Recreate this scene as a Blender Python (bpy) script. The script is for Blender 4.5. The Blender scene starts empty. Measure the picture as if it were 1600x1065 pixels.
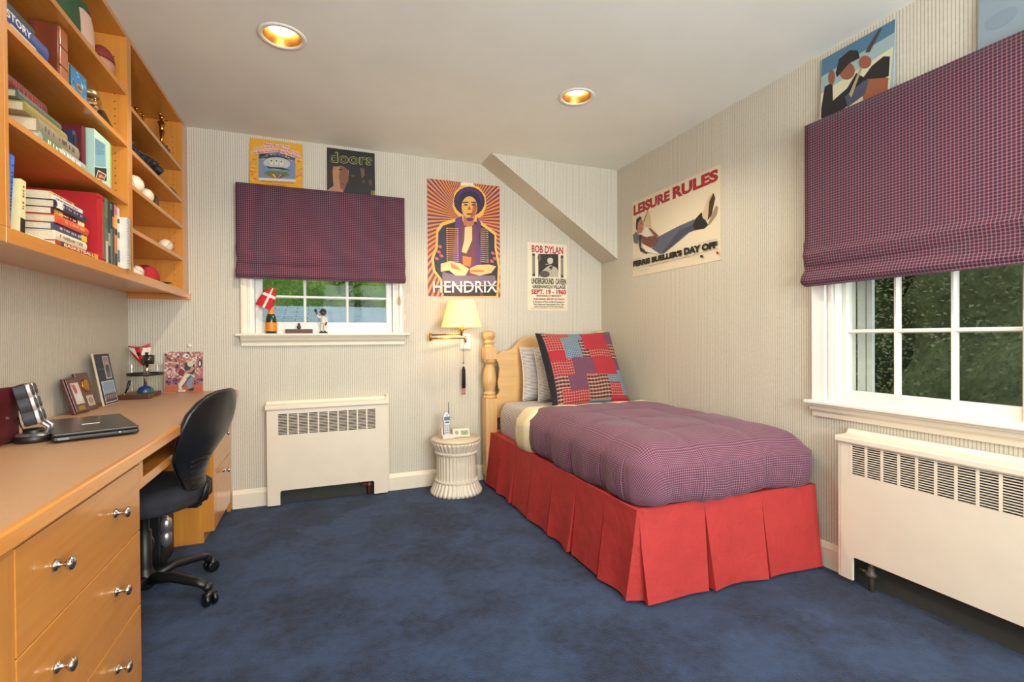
import bpy, bmesh, math, random
from mathutils import Vector, Matrix
random.seed(7)
PI = math.pi
scene = bpy.context.scene
col = scene.collection

# ------------------------------------------------------------------ camera
def cam_basis(y, p, r):
    cy, sy, cp, sp, cr, sr = math.cos(y), math.sin(y), math.cos(p), math.sin(p), math.cos(r), math.sin(r)
    F = Vector((sy*cp, cy*cp, sp)); R = Vector((cy, -sy, 0)); U = R.cross(F)
    return cr*R + sr*U, -sr*R + cr*U, F
camd = bpy.data.cameras.new('camera'); cam = bpy.data.objects.new('camera', camd); col.objects.link(cam)
_R, _U, _F = cam_basis(0.3733, -0.0074, -0.0071)
cam.matrix_world = Matrix(((_R.x, _U.x, -_F.x, 0), (_R.y, _U.y, -_F.y, 0), (_R.z, _U.z, -_F.z, 1.10), (0, 0, 0, 1)))
camd.sensor_width = 36; camd.lens = 36*760.3/1600; camd.clip_start = 0.02
scene.camera = cam

# ------------------------------------------------------------------ world, exposure, large lights
def lin(c):
    return tuple(((x/255)/12.92 if x/255 <= .04045 else ((x/255+.055)/1.055)**2.4) for x in c)
w = bpy.data.worlds.new('world'); scene.world = w; w.use_nodes = True
bg = w.node_tree.nodes['Background']; bg.inputs[0].default_value = (.80, .90, 1, 1); bg.inputs[1].default_value = 1.25
scene.view_settings.view_transform = 'Standard'; scene.view_settings.look = 'None'
scene.view_settings.exposure = 0.57; scene.view_settings.gamma = 1; scene.view_settings.use_curve_mapping = False
try:
    scene.cycles.max_bounces = 8; scene.cycles.diffuse_bounces = 4; scene.cycles.transparent_max_bounces = 12
    scene.cycles.sample_clamp_indirect = 6; scene.cycles.use_denoising = True
    scene.cycles.caustics_reflective = False; scene.cycles.caustics_refractive = False
except Exception: pass
def light(name, typ, loc, energy, color=(1, 1, 1), rot=(0, 0, 0), **kw):
    d = bpy.data.lights.new(name, typ); d.energy = energy; d.color = color
    for k, v in kw.items(): setattr(d, k, v)
    o = bpy.data.objects.new(name, d); col.objects.link(o); o.location = loc; o.rotation_euler = rot
    return o
# added fill light behind the camera, set in a made-up rear window opening
light('rear_fill_light', 'AREA', (0.95, -1.63, 1.50), 124, (.95, 1.0, 1.04), (math.radians(114), 0, math.radians(12)),
      shape='RECTANGLE', size=1.9, size_y=1.5)
# second added fill, brightens the right wall from a made-up left window
light('left_fill_light', 'AREA', (-1.13, -.85, 1.50), 15, (.97, 1.0, 1.02), (0, math.radians(-95), 0), shape='RECTANGLE', size=1.2, size_y=1.0)

# ------------------------------------------------------------------ materials
_mats = {}
def newmat(name):
    m = bpy.data.materials.new(name); m.use_nodes = True
    nt = m.node_tree; b = nt.nodes['Principled BSDF']
    return m, nt, b
def N(nt, t, **kw):
    n = nt.nodes.new(t)
    for k, v in kw.items(): setattr(n, k, v)
    return n
def mth(nt, op, a, b=None, c=None):
    n = N(nt, 'ShaderNodeMath', operation=op)
    for i, x in enumerate((a, b, c)):
        if x is None: continue
        if isinstance(x, (int, float)): n.inputs[i].default_value = x
        else: nt.links.new(x, n.inputs[i])
    return n.outputs[0]
def mixc(nt, f, a, b, blend='MIX'):
    n = N(nt, 'ShaderNodeMixRGB', blend_type=blend)
    for i, x in enumerate((f, a, b)):
        if isinstance(x, (int, float)): n.inputs[i].default_value = x
        elif isinstance(x, tuple): n.inputs[i].default_value = (*x, 1)
        else: nt.links.new(x, n.inputs[i])
    return n.outputs[0]
def ramp(nt, f, stops):
    n = N(nt, 'ShaderNodeValToRGB'); e = n.color_ramp.elements
    while len(e) < len(stops): e.new(.5)
    for el, (p, c) in zip(e, stops): el.position = p; el.color = (*c, 1)
    nt.links.new(f, n.inputs[0]); return n.outputs[0]
def noise(nt, vec, scale, detail=4, rough=.55):
    n = N(nt, 'ShaderNodeTexNoise'); n.inputs['Scale'].default_value = scale
    n.inputs['Detail'].default_value = detail; n.inputs['Roughness'].default_value = rough
    if vec is not None: nt.links.new(vec, n.inputs['Vector'])
    return n.outputs['Fac']
def objco(nt, scale=(1, 1, 1)):
    t = N(nt, 'ShaderNodeTexCoord'); mp = N(nt, 'ShaderNodeMapping'); mp.inputs['Scale'].default_value = scale
    nt.links.new(t.outputs['Object'], mp.inputs[0]); return mp.outputs[0]
def bump(nt, b, h, strength=.3, dist=.002):
    n = N(nt, 'ShaderNodeBump'); n.inputs['Strength'].default_value = strength; n.inputs['Distance'].default_value = dist
    nt.links.new(h, n.inputs['Height']); nt.links.new(n.outputs[0], b.inputs['Normal'])
def M(rgb, rough=.55, metal=0, coat=0, var=.06, nscale=30, name=None, spec=None, bmp=0):
    key = (rgb, rough, metal, coat, var, nscale, bmp)
    if key in _mats: return _mats[key]
    m, nt, b = newmat(name or 'paint_%d_%d_%d' % rgb); c = lin(rgb)
    if var:
        f = noise(nt, objco(nt), nscale)
        o = ramp(nt, f, [(.3, tuple(x*(1-var) for x in c)), (.7, tuple(min(1, x*(1+var)) for x in c))])
        nt.links.new(o, b.inputs['Base Color'])
        if bmp: bump(nt, b, f, bmp, .002)
    else: b.inputs['Base Color'].default_value = (*c, 1)
    b.inputs['Roughness'].default_value = rough; b.inputs['Metallic'].default_value = metal
    b.inputs['Coat Weight'].default_value = coat; b.inputs['Coat Roughness'].default_value = .12
    if spec is not None: b.inputs['Specular IOR Level'].default_value = spec
    _mats[key] = m; return m
def wood(name, a, b_, scale=(2, 2, 30), rough=.30, coat=.55):
    m, nt, b = newmat(name)
    f = noise(nt, objco(nt, scale), 1.6, 6, .6); g = noise(nt, objco(nt), 5, 3)
    c = ramp(nt, f, [(.25, lin(a)), (.75, lin(b_))])
    c = mixc(nt, .25, c, mixc(nt, g, lin(a), lin(b_)))
    nt.links.new(c, b.inputs['Base Color']); b.inputs['Roughness'].default_value = rough
    b.inputs['Coat Weight'].default_value = coat; b.inputs['Coat Roughness'].default_value = .1
    return m
MAPLE = wood('maple_along_y', (192, 119, 40), (212, 144, 64), (30, 1.5, 30))
MAPLE_V = wood('maple_along_z', (192, 119, 40), (212, 144, 64), (30, 30, 1.5))
MAPLE_X = wood('maple_along_x', (192, 119, 40), (212, 144, 64), (1.5, 30, 30))
PINE = wood('pale_pine', (196, 150, 92), (218, 176, 118), (25, 25, 2), .4, .2)
PINE_H = wood('pale_pine_panel', (200, 155, 96), (218, 176, 118), (2, 25, 30), .4, .2)
WALNUT = wood('walnut', (62, 30, 22), (96, 48, 34), (3, 40, 40), .35, .2)
CHERRY = wood('cherry', (92, 40, 24), (128, 62, 38), (30, 30, 3), .35, .3)
LAMINATE = M((181, 141, 106), .38, var=.05, nscale=180, name='tan_laminate')

def wallpaper(axis):
    m, nt, b = newmat('striped_wallpaper_' + axis)
    g = N(nt, 'ShaderNodeNewGeometry'); s = N(nt, 'ShaderNodeSeparateXYZ'); nt.links.new(g.outputs['Position'], s.inputs[0])
    fr = mth(nt, 'FRACT', mth(nt, 'DIVIDE', mth(nt, 'ADD', s.outputs[axis], 20), .0127))
    c = ramp(nt, fr, [(0, lin((201, 195, 178))), (.44, lin((201, 195, 178))), (.54, lin((142, 132, 114))), (.68, lin((150, 139, 120))),
                      (.80, lin((205, 195, 176))), (1, lin((201, 195, 178)))])
    f = noise(nt, g.outputs['Position'], 60, 3)
    c = mixc(nt, .18, c, ramp(nt, f, [(.3, lin((200, 190, 170))), (.7, lin((236, 228, 210)))]))
    nt.links.new(c, b.inputs['Base Color']); b.inputs['Roughness'].default_value = .6
    bump(nt, b, fr, .12, .001); return m
WP_X, WP_Y = wallpaper('X'), wallpaper('Y')
CEIL = M((225, 226, 217), .75, var=.03, nscale=3, name='ceiling_paint')
TRIM = M((226, 215, 193), .4, coat=.15, var=.02, nscale=20, name='cream_gloss_trim')
RADM = M((222, 209, 188), .42, coat=.1, var=.025, nscale=9, name='cream_enamel')
def carpet():
    m, nt, b = newmat('navy_carpet')
    g = N(nt, 'ShaderNodeNewGeometry').outputs['Position']
    a = noise(nt, g, 2.6, 6, .68); f = noise(nt, g, 170, 3, .7); md = noise(nt, g, 26, 4, .6)
    c = ramp(nt, a, [(.41, lin((5, 12, 28))), (.48, lin((28, 45, 72))), (.56, lin((50, 72, 106)))])
    c = mixc(nt, .34, c, ramp(nt, f, [(.3, lin((14, 24, 46))), (.7, lin((56, 76, 112)))]))
    c = mixc(nt, .35, c, ramp(nt, md, [(.38, lin((16, 28, 52))), (.6, lin((42, 62, 96)))]))
    nt.links.new(c, b.inputs['Base Color']); b.inputs['Roughness'].default_value = .95
    b.inputs['Sheen Weight'].default_value = .12; b.inputs['Specular IOR Level'].default_value = .1
    bump(nt, b, f, .8, .008); return m
CARPET = carpet()
def plaid(name, coords, p, base, hl, vl, wd=.3, swap=None, tight=.06):
    """woven check: hl = colour added by lines of constant v, vl = by lines of constant u"""
    m, nt, b = newmat(name); t = N(nt, 'ShaderNodeTexCoord'); s = N(nt, 'ShaderNodeSeparateXYZ')
    nt.links.new(t.outputs[coords], s.inputs[0])
    ax = swap or ('X', 'Y')
    def line(o):
        fr = mth(nt, 'FRACT', mth(nt, 'DIVIDE', mth(nt, 'ADD', o, 10), p))
        d = mth(nt, 'ABSOLUTE', mth(nt, 'SUBTRACT', fr, .5))
        mr = N(nt, 'ShaderNodeMapRange'); mr.inputs['From Min'].default_value = wd/2+tight; mr.inputs['From Max'].default_value = wd/2-tight
        nt.links.new(d, mr.inputs['Value']); return mr.outputs[0]
    lu, lv = line(s.outputs[ax[0]]), line(s.outputs[ax[1]])
    f = noise(nt, t.outputs['Object'], 14, 3)
    c = mixc(nt, f, tuple(x*.9 for x in lin(base)), tuple(x*1.1 for x in lin(base)))
    c = mixc(nt, mth(nt, 'MULTIPLY', lv, 1), c, lin(hl), 'ADD')
    c = mixc(nt, mth(nt, 'MULTIPLY', lu, 1), c, lin(vl), 'ADD')
    nt.links.new(c, b.inputs['Base Color']); b.inputs['Roughness'].default_value = .85
    b.inputs['Specular IOR Level'].default_value = .2; b.inputs['Sheen Weight'].default_value = .1
    bump(nt, b, noise(nt, t.outputs['Object'], 700, 1), .2, .0008); return m
BLINDM = plaid('plum_check_blind', 'Object', .0122, (60, 35, 46), (84, 72, 82), (112, 58, 66), .30, ('X', 'Z'))
QUILTM = plaid('plum_check_quilt', 'UV', .0104, (84, 48, 64), (112, 88, 96), (112, 76, 84), .24)
def stripes(name, coords, ax, p, a, c2, wd=.3):
    m, nt, b = newmat(name); t = N(nt, 'ShaderNodeTexCoord'); s = N(nt, 'ShaderNodeSeparateXYZ')
    nt.links.new(t.outputs[coords], s.inputs[0])
    fr = mth(nt, 'FRACT', mth(nt, 'DIVIDE', mth(nt, 'ADD', s.outputs[ax], 10), p))
    c = ramp(nt, fr, [(0, lin(a)), (.5-wd/2-.06, lin(a)), (.5-wd/2+.03, lin(c2)), (.5+wd/2-.03, lin(c2)), (.5+wd/2+.06, lin(a)), (1, lin(a))])
    nt.links.new(c, b.inputs['Base Color']); b.inputs['Roughness'].default_value = .9
    b.inputs['Specular IOR Level'].default_value = .15; return m
TICK = stripes('ticking_stripe', 'UV', 'Y', .0108, (206, 198, 188), (104, 106, 124), .34)
TICK_X = stripes('ticking_stripe_sheet', 'UV', 'X', .0108, (206, 198, 188), (104, 106, 124), .34)
RED = M((170, 45, 41), .8, var=.07, nscale=9, name='red_cotton', bmp=1.0)
for _n in RED.node_tree.nodes:
    if _n.type == 'BUMP': _n.inputs['Distance'].default_value = .012
BLACKF = M((24, 25, 30), .9, var=.2, nscale=60, name='black_fabric')
BLACKP = M((20, 20, 21), .42, var=.05, name='black_plastic')
CHROME = M((205, 200, 190), .18, 1, var=0, name='polished_nickel')
SILVER = M((186, 184, 182), .3, .85, var=.03, name='silver_plastic')
GOLD = M((190, 140, 58), .28, 1, var=0, name='brass')
WHITE = M((232, 226, 214), .5, var=.02, name='white_paint')
SASH = M((226, 222, 210), .4, coat=.1, var=.02, name='white_sash_paint')
def glassm(name, tint=(1, 1, 1), gl=.10):
    m, nt, b = newmat(name); nt.nodes.remove(b); out = nt.nodes['Material Output']
    t = N(nt, 'ShaderNodeBsdfTransparent'); t.inputs[0].default_value = (*tint, 1)
    g = N(nt, 'ShaderNodeBsdfGlossy'); g.inputs['Roughness'].default_value = .02
    fr = N(nt, 'ShaderNodeFresnel'); fr.inputs[0].default_value = 1.45; mx = N(nt, 'ShaderNodeMixShader')
    f = mth(nt, 'MULTIPLY', fr.outputs[0], gl*10)
    nt.links.new(f, mx.inputs[0]); nt.links.new(t.outputs[0], mx.inputs[1]); nt.links.new(g.outputs[0], mx.inputs[2])
    nt.links.new(mx.outputs[0], out.inputs[0]); return m
GLASS = glassm('window_glass', (.96, .97, .96), .012)
def emis(name, rgb, s):
    m, nt, b = newmat(name); b.inputs['Base Color'].default_value = (*lin(rgb), 1)
    b.inputs['Emission Color'].default_value = (*lin(rgb), 1); b.inputs['Emission Strength'].default_value = s; return m
LENS = emis('glowing_lamp_lens', (255, 236, 196), 3.2)

# ------------------------------------------------------------------ mesh building
class MB:
    def __init__(s): s.v = []; s.f = []; s.m = []; s.sm = []; s.uv = {}
    def add(s, vs, fs, mi=0, smooth=False, uv=None):
        o = len(s.v); s.v += [tuple(x) for x in vs]
        for f in fs: s.f.append([i+o for i in f]); s.m.append(mi); s.sm.append(smooth)
        if uv:
            for i, q in enumerate(uv): s.uv[o+i] = q
        return s
    def box(s, x0, x1, y0, y1, z0, z1, mi=0):
        return s.add([(x0, y0, z0), (x1, y0, z0), (x1, y1, z0), (x0, y1, z0), (x0, y0, z1), (x1, y0, z1), (x1, y1, z1), (x0, y1, z1)],
                     [(0, 3, 2, 1), (4, 5, 6, 7), (0, 1, 5, 4), (1, 2, 6, 5), (2, 3, 7, 6), (3, 0, 4, 7)], mi)
    def prism(s, pts, axis, a, b, mi=0, smooth=False):
        """polygon pts extruded along axis between a and b; pts are the two other coords in xyz order"""
        n = len(pts)
        def P(p, t):
            return {'X': (t, p[0], p[1]), 'Y': (p[0], t, p[1]), 'Z': (p[0], p[1], t)}[axis]
        vs = [P(p, a) for p in pts] + [P(p, b) for p in pts]
        fs = [tuple(range(n))[::-1], tuple(range(n, 2*n))] + [(i, (i+1) % n, n+(i+1) % n, n+i) for i in range(n)]
        return s.add(vs, fs, mi, smooth)
    def lathe(s, prof, c=(0, 0, 0), axis='Z', n=24, mi=0, smooth=True, ripple=None, caps=True):
        vs = []; fs = []; k = len(prof)
        for j, (r, h) in enumerate(prof):
            for i in range(n):
                a = 2*PI*i/n; rr = r*(1+(ripple(i, j) if ripple else 0))
                x, y = rr*math.cos(a), rr*math.sin(a)
                p = {'Z': (x, y, h), 'X': (h, x, y), 'Y': (x, h, y)}[axis]
                vs.append((c[0]+p[0], c[1]+p[1], c[2]+p[2]))
        for j in range(k-1):
            for i in range(n): fs.append((j*n+i, j*n+(i+1) % n, (j+1)*n+(i+1) % n, (j+1)*n+i))
        if caps:
            if prof[0][0] > 1e-5: fs.append(tuple(range(n))[::-1])
            if prof[-1][0] > 1e-5: fs.append(tuple(range((k-1)*n, k*n)))
        return s.add(vs, fs, mi, smooth)
    def tube(s, pts, rad, n=10, mi=0, smooth=True, flat=1.0):
        pts = [Vector(p) for p in pts]; k = len(pts)
        if not isinstance(rad, (list, tuple)): rad = [rad]*k
        vs = []; fs = []; up = None
        for j, p in enumerate(pts):
            d = (pts[min(j+1, k-1)] - pts[max(j-1, 0)]).normalized()
            if up is None: up = Vector((0, 0, 1)) if abs(d.z) < .9 else Vector((0, 1, 0))
            a = d.cross(up).normalized(); b = a.cross(d).normalized(); up = b
            for i in range(n):
                t = 2*PI*i/n; vs.append(p + a*math.cos(t)*rad[j] + b*math.sin(t)*rad[j]*flat)
        for j in range(k-1):
            for i in range(n): fs.append((j*n+i, j*n+(i+1) % n, (j+1)*n+(i+1) % n, (j+1)*n+i))
        fs += [tuple(range(n))[::-1], tuple(range((k-1)*n, k*n))]
        return s.add(vs, fs, mi, smooth)
    def ball(s, c, r, mi=0, n=16, h=10, rot=None):
        if not isinstance(r, (tuple, list)): r = (r, r, r)
        vs = []; fs = []
        for j in range(h+1):
            ph = PI*j/h
            for i in range(n):
                a = 2*PI*i/n; p = Vector((r[0]*math.sin(ph)*math.cos(a), r[1]*math.sin(ph)*math.sin(a), r[2]*math.cos(ph)))
                if rot: p = rot @ p
                vs.append(p + Vector(c))
        for j in range(h):
            for i in range(n): fs.append((j*n+i, (j+1)*n+i, (j+1)*n+(i+1) % n, j*n+(i+1) % n))
        return s.add(vs, fs, mi, True)
    def grid(s, fn, nu, nv, mi=0, smooth=True, uvfn=None, closeu=False):
        vs = []; fs = []; uv = []
        for j in range(nv+1):
            for i in range(nu+1):
                vs.append(fn(i/nu, j/nv))
                if uvfn: uv.append(uvfn(i/nu, j/nv))
        for j in range(nv):
            for i in range(nu):
                q = j*(nu+1)+i; fs.append((q, q+1, q+nu+2, q+nu+1))
        return s.add(vs, fs, mi, smooth, uv or None)
    def xf(s, mat):
        s.v = [tuple(mat @ Vector(p)) for p in s.v]; return s
    def build(s, name, mats, parent=None, loc=None, rz=0, bevel=0, seg=2, sub=0, solid=0, weld=False, auto=True):
        me = bpy.data.meshes.new(name); me.from_pydata(s.v, [], s.f)
        if not isinstance(mats, (list, tuple)): mats = [mats]
        for m in mats: me.materials.append(m)
        for p, mi, sm in zip(me.polygons, s.m, s.sm): p.material_index = mi; p.use_smooth = sm
        if s.uv:
            ul = me.uv_layers.new(name='UVMap')
            for l in me.loops: ul.data[l.index].uv = s.uv.get(l.vertex_index, (0, 0))
        if auto:
            bm = bmesh.new(); bm.from_mesh(me)
            if weld: bmesh.ops.remove_doubles(bm, verts=bm.verts, dist=1e-5)
            bmesh.ops.recalc_face_normals(bm, faces=bm.faces); bm.to_mesh(me); bm.free()
        o = bpy.data.objects.new(name, me); col.objects.link(o)
        if parent: o.parent = parent
        if loc: o.location = loc
        o.rotation_euler.z = rz
        if solid:
            q = o.modifiers.new('solid', 'SOLIDIFY'); q.thickness = solid; q.offset = -1
        if bevel:
            q = o.modifiers.new('bevel', 'BEVEL'); q.width = bevel; q.segments = seg; q.limit_method = 'ANGLE'; q.angle_limit = .6
        if sub:
            q = o.modifiers.new('sub', 'SUBSURF'); q.levels = sub; q.render_levels = sub
        return o
def tag(o, label, cat, group=None):
    o['label'] = label; o['category'] = cat
    if group: o['group'] = group
    return o
def thing(name, label, cat, loc=(0, 0, 0), rz=0, group=None):
    o = bpy.data.objects.new(name, None); o.empty_display_size = .05; col.objects.link(o)
    o.location = loc; o.rotation_euler.z = rz
    return tag(o, label, cat, group)
def struct(o): o['kind'] = 'structure'; return o
def sempty(name, loc=(0, 0, 0), rz=0):
    o = bpy.data.objects.new(name, None); col.objects.link(o); o.location = loc; o.rotation_euler.z = rz; return struct(o)
def copy_tree(o, parent=None):
    c = o.copy(); col.objects.link(c)
    if parent: c.parent = parent
    for ch in list(o.children): copy_tree(ch, c)
    return c
# ------------------------------------------------------------------ flat printed artwork and lettering
_tc = {}
def textgeo(s, bold=0.0):
    k = (s, bold)
    if k in _tc: return _tc[k]
    cu = bpy.data.curves.new('lettering', 'FONT'); cu.body = s; cu.size = 1; cu.offset = bold; cu.resolution_u = 3; cu.fill_mode = 'FRONT'
    o = bpy.data.objects.new('lettering', cu); col.objects.link(o)
    dg = bpy.context.evaluated_depsgraph_get(); dg.update()
    me = bpy.data.meshes.new_from_object(o.evaluated_get(dg))
    vs = [(v.co.x, v.co.y) for v in me.vertices]; fs = [tuple(p.vertices) for p in me.polygons]
    bpy.data.objects.remove(o); bpy.data.meshes.remove(me); bpy.data.curves.remove(cu)
    x0 = min(v[0] for v in vs); x1 = max(v[0] for v in vs); y0 = min(v[1] for v in vs); y1 = max(v[1] for v in vs)
    vs = [((a-x0)/(x1-x0), (b-y0)/(y1-y0)) for a, b in vs]
    _tc[k] = (vs, fs); return _tc[k]
class Art:
    """printed sheet of width w and height h in local xz, facing -y; drawing coords given in pixels of a quad"""
    def __init__(s, w, h, base, th=.0012, quad=None, eps=.00022):
        s.w, s.h, s.th, s.eps = w, h, th, eps; s.mb = MB(); s.mats = []; s.L = 0
        s.q = quad  # xl, xr, ytl, ybl, ytr, ybr
        s.mb.box(0, w, 0, th, 0, h, s.mi(base))
    def mi(s, m):
        if isinstance(m, tuple): m = M(m, .5, var=0)
        if m not in s.mats: s.mats.append(m)
        return s.mats.index(m)
    def uv(s, p):
        if not s.q: return p
        xl, xr, a, b, c, d = s.q; u = (p[0]-xl)/(xr-xl); t = a+(c-a)*u; bt = b+(d-b)*u
        return (u, 1-(p[1]-t)/(bt-t))
    def raw(s, uvs, fs, m, lift=1):
        s.L += lift; y = -s.eps*s.L
        s.mb.add([(min(1, max(0, u))*s.w, y, min(1, max(0, v))*s.h) for u, v in uvs], fs, s.mi(m))
    def poly(s, pts, m, lift=1):
        q = [s.uv(p) for p in pts]; s.raw(q, [tuple(range(len(q)))], m, lift)
    def rect(s, x0, y0, x1, y1, m, lift=1): s.poly([(x0, y0), (x1, y0), (x1, y1), (x0, y1)], m, lift)
    def ell(s, cx, cy, rx, ry, m, n=20, rot=0, lift=1):
        c, sn = math.cos(rot), math.sin(rot)
        s.poly([(cx+rx*math.cos(2*PI*i/n)*c-ry*math.sin(2*PI*i/n)*sn, cy+rx*math.cos(2*PI*i/n)*sn+ry*math.sin(2*PI*i/n)*c) for i in range(n)], m, lift)
    def text(s, t, x0, y0, x1, y1, m, bold=0.0, slope=0, lift=1):
        """box in drawing coords; slope = drop of the line over its whole width"""
        vs, fs = textgeo(t, bold)
        pts = [s.uv((x0+(x1-x0)*a, y1+(y0-y1)*b + slope*a)) for a, b in vs]
        s.raw(pts, fs, m, lift)
    def build(s, name, parent=None, loc=None, rz=0, rx=0):
        o = s.mb.build(name, s.mats, parent, loc, rz, auto=False)
        for p in o.data.polygons: pass
        o.rotation_euler.x = rx
        bm = bmesh.new(); bm.from_mesh(o.data)
        for f in bm.faces:
            f.normal_update()
            if abs(f.normal.y) > .9 and f.normal.y > 0 and all(v.co.y < s.th*.5 for v in f.verts): f.normal_flip()
        bm.to_mesh(o.data); bm.free()
        return o

XL, XR, YB, YF, ZC = -1.09, 2.235, 3.60, -1.60, 2.44
# ================================================================== THE ROOM
b = MB(); b.box(XL-.15, XR+.15, YF-.15, YB+.15, -.12, 0); struct(b.build('floor', CARPET))
def wall_with_hole(name, mat, axis, pos, th, a0, a1, z0, z1, hole):
    b = MB()
    def bx(p, q, r, t):
        if q-p < 1e-4 or t-r < 1e-4: return
        if axis == 'Y': b.box(p, q, min(pos, pos+th), max(pos, pos+th), r, t)
        else: b.box(min(pos, pos+th), max(pos, pos+th), p, q, r, t)
    if hole:
        h0, h1, k0, k1 = hole
        bx(a0, h0, z0, z1); bx(h1, a1, z0, z1); bx(h0, h1, z0, k0); bx(h0, h1, k1, z1)
    else: bx(a0, a1, z0, z1)
    return struct(b.build(name, mat))
W1 = (-.42, .498, 1.130, 2.03)      # opening of the window in the back wall: x0 x1 z0 z1
W2 = (.30, 1.575, .784, 2.03)      # opening in the right wall: y0 y1 z0 z1
wall_with_hole('wall_back', WP_X, 'Y', YB, .15, XL-.15, XR+.15, 0, ZC, W1)
wall_with_hole('wall_right', WP_Y, 'X', XR, .15, YF, YB, 0, ZC, W2)
wall_with_hole('wall_left', WP_Y, 'X', XL, -.15, YF, YB, 0, ZC, (-1.35, -.35, .90, 2.10))
wall_with_hole('wall_rear', WP_X, 'Y', YF, -.15, XL-.15, XR+.15, 0, ZC, (-.70, 1.90, .75, 2.25))
# sloped soffit in the far right corner
b = MB(); pf = [(1.163, ZC), (XR, ZC), (XR, 1.726)]
b.prism(pf, 'Y', 3.352, YB); struct(b.build('trim_1', WP_X))
# ceiling with round openings: two recessed lamps, two added fill lamps
LAMPS = [(-.149, 2.385), (1.339, 2.403)]; REAR_FILL = [(-.149, .55), (1.339, .55)]
bm = bmesh.new()
def loop(pts):
    vs = [bm.verts.new(p) for p in pts]
    return [bm.edges.new((vs[i], vs[(i+1) % len(vs)])) for i in range(len(vs))]
ed = loop([(XL-.15, YF-.15, ZC), (XR+.15, YF-.15, ZC), (XR+.15, YB+.15, ZC), (XL-.15, YB+.15, ZC)])
for (x, y) in LAMPS+REAR_FILL: ed += loop([(x+.083*math.cos(2*PI*i/32), y+.083*math.sin(2*PI*i/32), ZC) for i in range(32)])
bmesh.ops.triangle_fill(bm, use_beauty=True, use_dissolve=False, edges=ed)
for f in list(bm.faces):
    c = f.calc_center_median()
    if any((c.x-x)**2+(c.y-y)**2 < .078**2 for x, y in LAMPS+REAR_FILL): bm.faces.remove(f)
bmesh.ops.recalc_face_normals(bm, faces=bm.faces)
for f in bm.faces:
    if f.normal.z > 0: f.normal_flip()
me = bpy.data.meshes.new('ceiling'); bm.to_mesh(me); bm.free(); me.materials.append(CEIL)
o = bpy.data.objects.new('ceiling', me); col.objects.link(o); struct(o)
q = o.modifiers.new('thick', 'SOLIDIFY'); q.thickness = .02; q.offset = -1
# baseboards
def baseboard(name, axis, pos, a, c, inward):
    prof = [(0, 0), (.016, 0), (.016, .092), (.011, .104), (.006, .112), (.0, .118)]
    b = MB()
    if axis == 'X': b.prism([(pos+inward*p, z) for p, z in prof], 'X', a, c)
    else: b.prism([(pos+inward*p, z) for p, z in prof], 'Y', a, c)
    return struct(b.build(name, TRIM))
baseboard('baseboard_back', 'X', YB, -.545, -.345, -1); baseboard('baseboard_back', 'X', YB, .43, XR, -1)
baseboard('baseboard_right', 'Y', XR, 1.505, YB, -1); baseboard('baseboard_right', 'Y', XR, YF, .12, -1)
baseboard('baseboard_rear', 'X', YF, XL, XR, 1); baseboard('baseboard_left', 'Y', XL, YF, .25, 1)

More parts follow.
